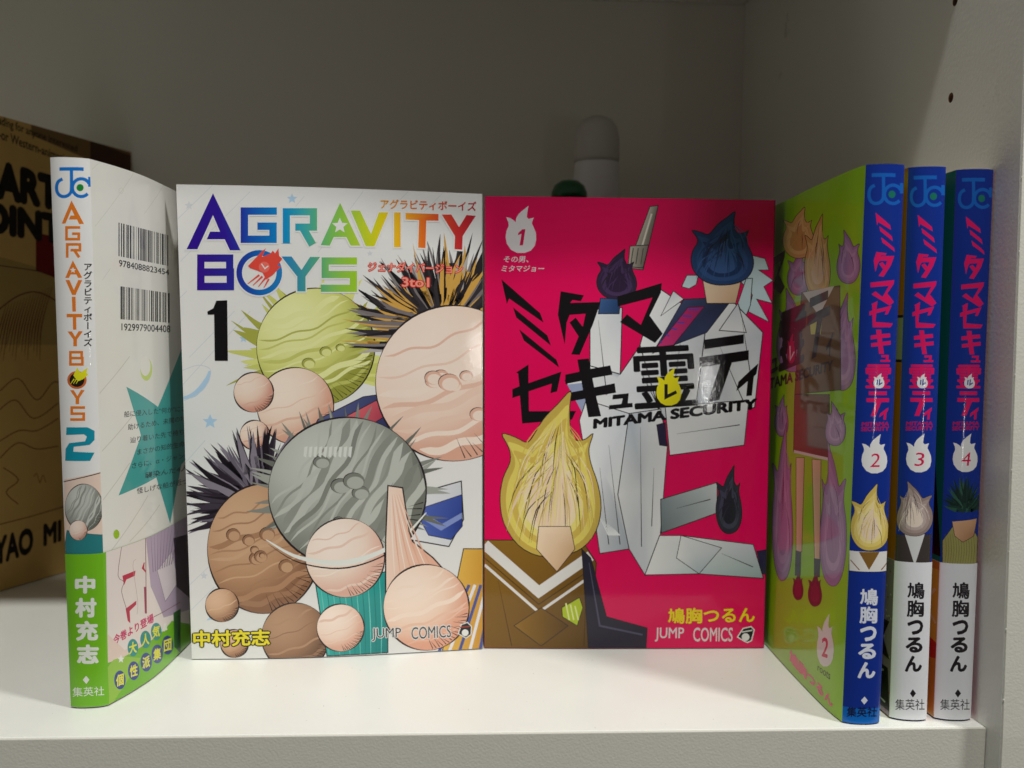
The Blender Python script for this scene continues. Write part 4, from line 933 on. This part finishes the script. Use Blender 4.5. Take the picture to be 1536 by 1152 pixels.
for i in range(16): k.line([(20 + i * 10, 190 - i * 4), (0 + i * 9, 260), (-20 + i * 10, 330 + (i % 4) * 14)], [1, 4, 1], MR, smooth=4)
k.line([(-10, 210), (60, 160), (130, 150), (220, 200)], 4, MR, smooth=5)
k.line([(-10, 640), (60, 600), (120, 600), (190, 560)], 3, MR, smooth=5); k.line([(0, 690), (40, 650), (70, 640), (120, 660), (190, 650)], 3, MR, smooth=5)
k.line([(0, 470), (60, 430), (120, 500), (180, 440), (240, 490)], 3, MR, smooth=6); k.line([(-10, 540), (50, 500), (110, 560), (190, 510)], 3, MR, smooth=6)
k.line([(10, 720), (60, 760), (20, 800), (60, 840)], 3, MR, smooth=4); k.line([(110, 750), (120, 740), (130, 770), (140, 745), (150, 770)], 2, MR, smooth=4)
put(k, 'pen_scribble', sK, pK, M_MATTE)
k = Ink((0, 0, 1), 40); BK = (20, 14, 10)
k.text('ART', [(-6, 238), (90, 266), (90, 318), (-6, 298)], BK, bold=.07); k.text('POINT', [(-52, 292), (96, 323), (96, 368), (-52, 345)], BK, bold=.07)
put(k, 'title_lettering', sK, pK, M_MATTE)
k = Ink((0, 0, 1), 40)
k.text('ading for anyone interested', [(-2, 173), (116, 218), (116, 231), (-2, 190)], (44, 32, 18), bold=.02); k.text('-or Western-animation', [(-2, 193), (108, 236), (108, 248), (-2, 208)], (44, 32, 18), bold=.02)
put(k, 'tagline_text', sK, pK, M_MATTE)
k = Ink((0, 0, 1), 40); k.text('YAO', [(-8, 806), (50, 789), (50, 829), (-8, 850)], BK, bold=.05); k.text('MI', [(65, 786), (92, 779), (92, 812), (65, 820)], BK, bold=.05); put(k, 'author_name', sK, pK, M_MATTE)

# =================================================== bottle and green cap behind the pink book
M_BOT = mat('white_plastic', (226, 223, 226), .35, var=.02); M_CAP = mat('frosted_plastic', (198, 195, 190), .55)
M_GRN = mat('green_plastic', (8, 84, 44), .3, coat=.3); M_RED = mat('red_plastic', (150, 18, 28), .35)
M_DARK = mat('black_plastic', (22, 18, 18), .5)
b = tag(empty('bottle', (.0765, .235, 0)), 'white bottle with a frosted domed cap standing behind the pink book', 'bottle')
lathe('bottle_body', [(.0115, .0002), (.0125, .0012), (.0125, .196), (.0124, .206), (.0118, .2125), (.0112, .216), (.0108, .2175)], .0765, .235, M_BOT, b)
lathe('cap', [(.0118, .2150), (.0121, .2175), (.0119, .2270), (.0106, .2332), (.0076, .2370), (.0036, .2388), (.0005, .2391)], .0762, .235, M_CAP, b)
g = tag(empty('ornament', (.0575, .20, 0)), 'dark green round-topped figure just showing above the pink book', 'ornament')
lathe('base', [(.010, .0002), (.011, .002), (.0105, .12), (.009, .184)], .0575, .20, M_RED, g)
lathe('hat_brim', [(.0088, .1842), (.0102, .1870), (.0098, .1905), (.0088, .1912)], .0575, .20, M_GRN, g)
lathe('hat_crown', [(.0087, .1913), (.0088, .1940), (.0074, .1975), (.0045, .1997), (.001, .2003)], .0575, .20, M_GRN, g)

# specks of dust on the shelf and small chips along the panel's front edge
rd = random.Random(5); vs, fs = [], []
for i in range(70):
    x, y, r = rd.uniform(-.19, .16), rd.uniform(.0015, .075) ** 1.0, rd.uniform(.00006, .00016); b_ = len(vs)
    vs += [(x + r * math.cos(t) * rd.uniform(.6, 1.4), y + r * math.sin(t) * rd.uniform(.6, 1.4), .00001) for t in (0, 1.57, 3.14, 4.71)] + [(x, y, r * .9)]
    fs += [(b_ + j, b_ + (j + 1) % 4, b_ + 4) for j in range(4)]
dust = mesh_from('dust', vs, fs, mat('grey_dust', (120, 114, 106), .9)); tag(dust, kind='stuff')
vs, fs = [], []
for z in (.012, .034, .058, .083, .112, .149, .171, .203, .226, .251):
    yy = -0.0078 + 0.030 * max(0, min(z, .25)) - .0006; r = rd.uniform(.0002, .0004); b_ = len(vs); x = XR + .0002
    vs += [(x - r, yy, z), (x, yy - r * .7, z + r), (x + r, yy, z), (x, yy - r * .7, z - r * 1.3), (x - r * .2, yy - r, z)]
    fs += [(b_ + j, b_ + (j + 1) % 4, b_ + 4) for j in range(4)]
chips = mesh_from('edge_chips', vs, fs, mat('white_chips', (238, 238, 232), .5)); chips.parent = rp; chips['kind'] = 'stuff'
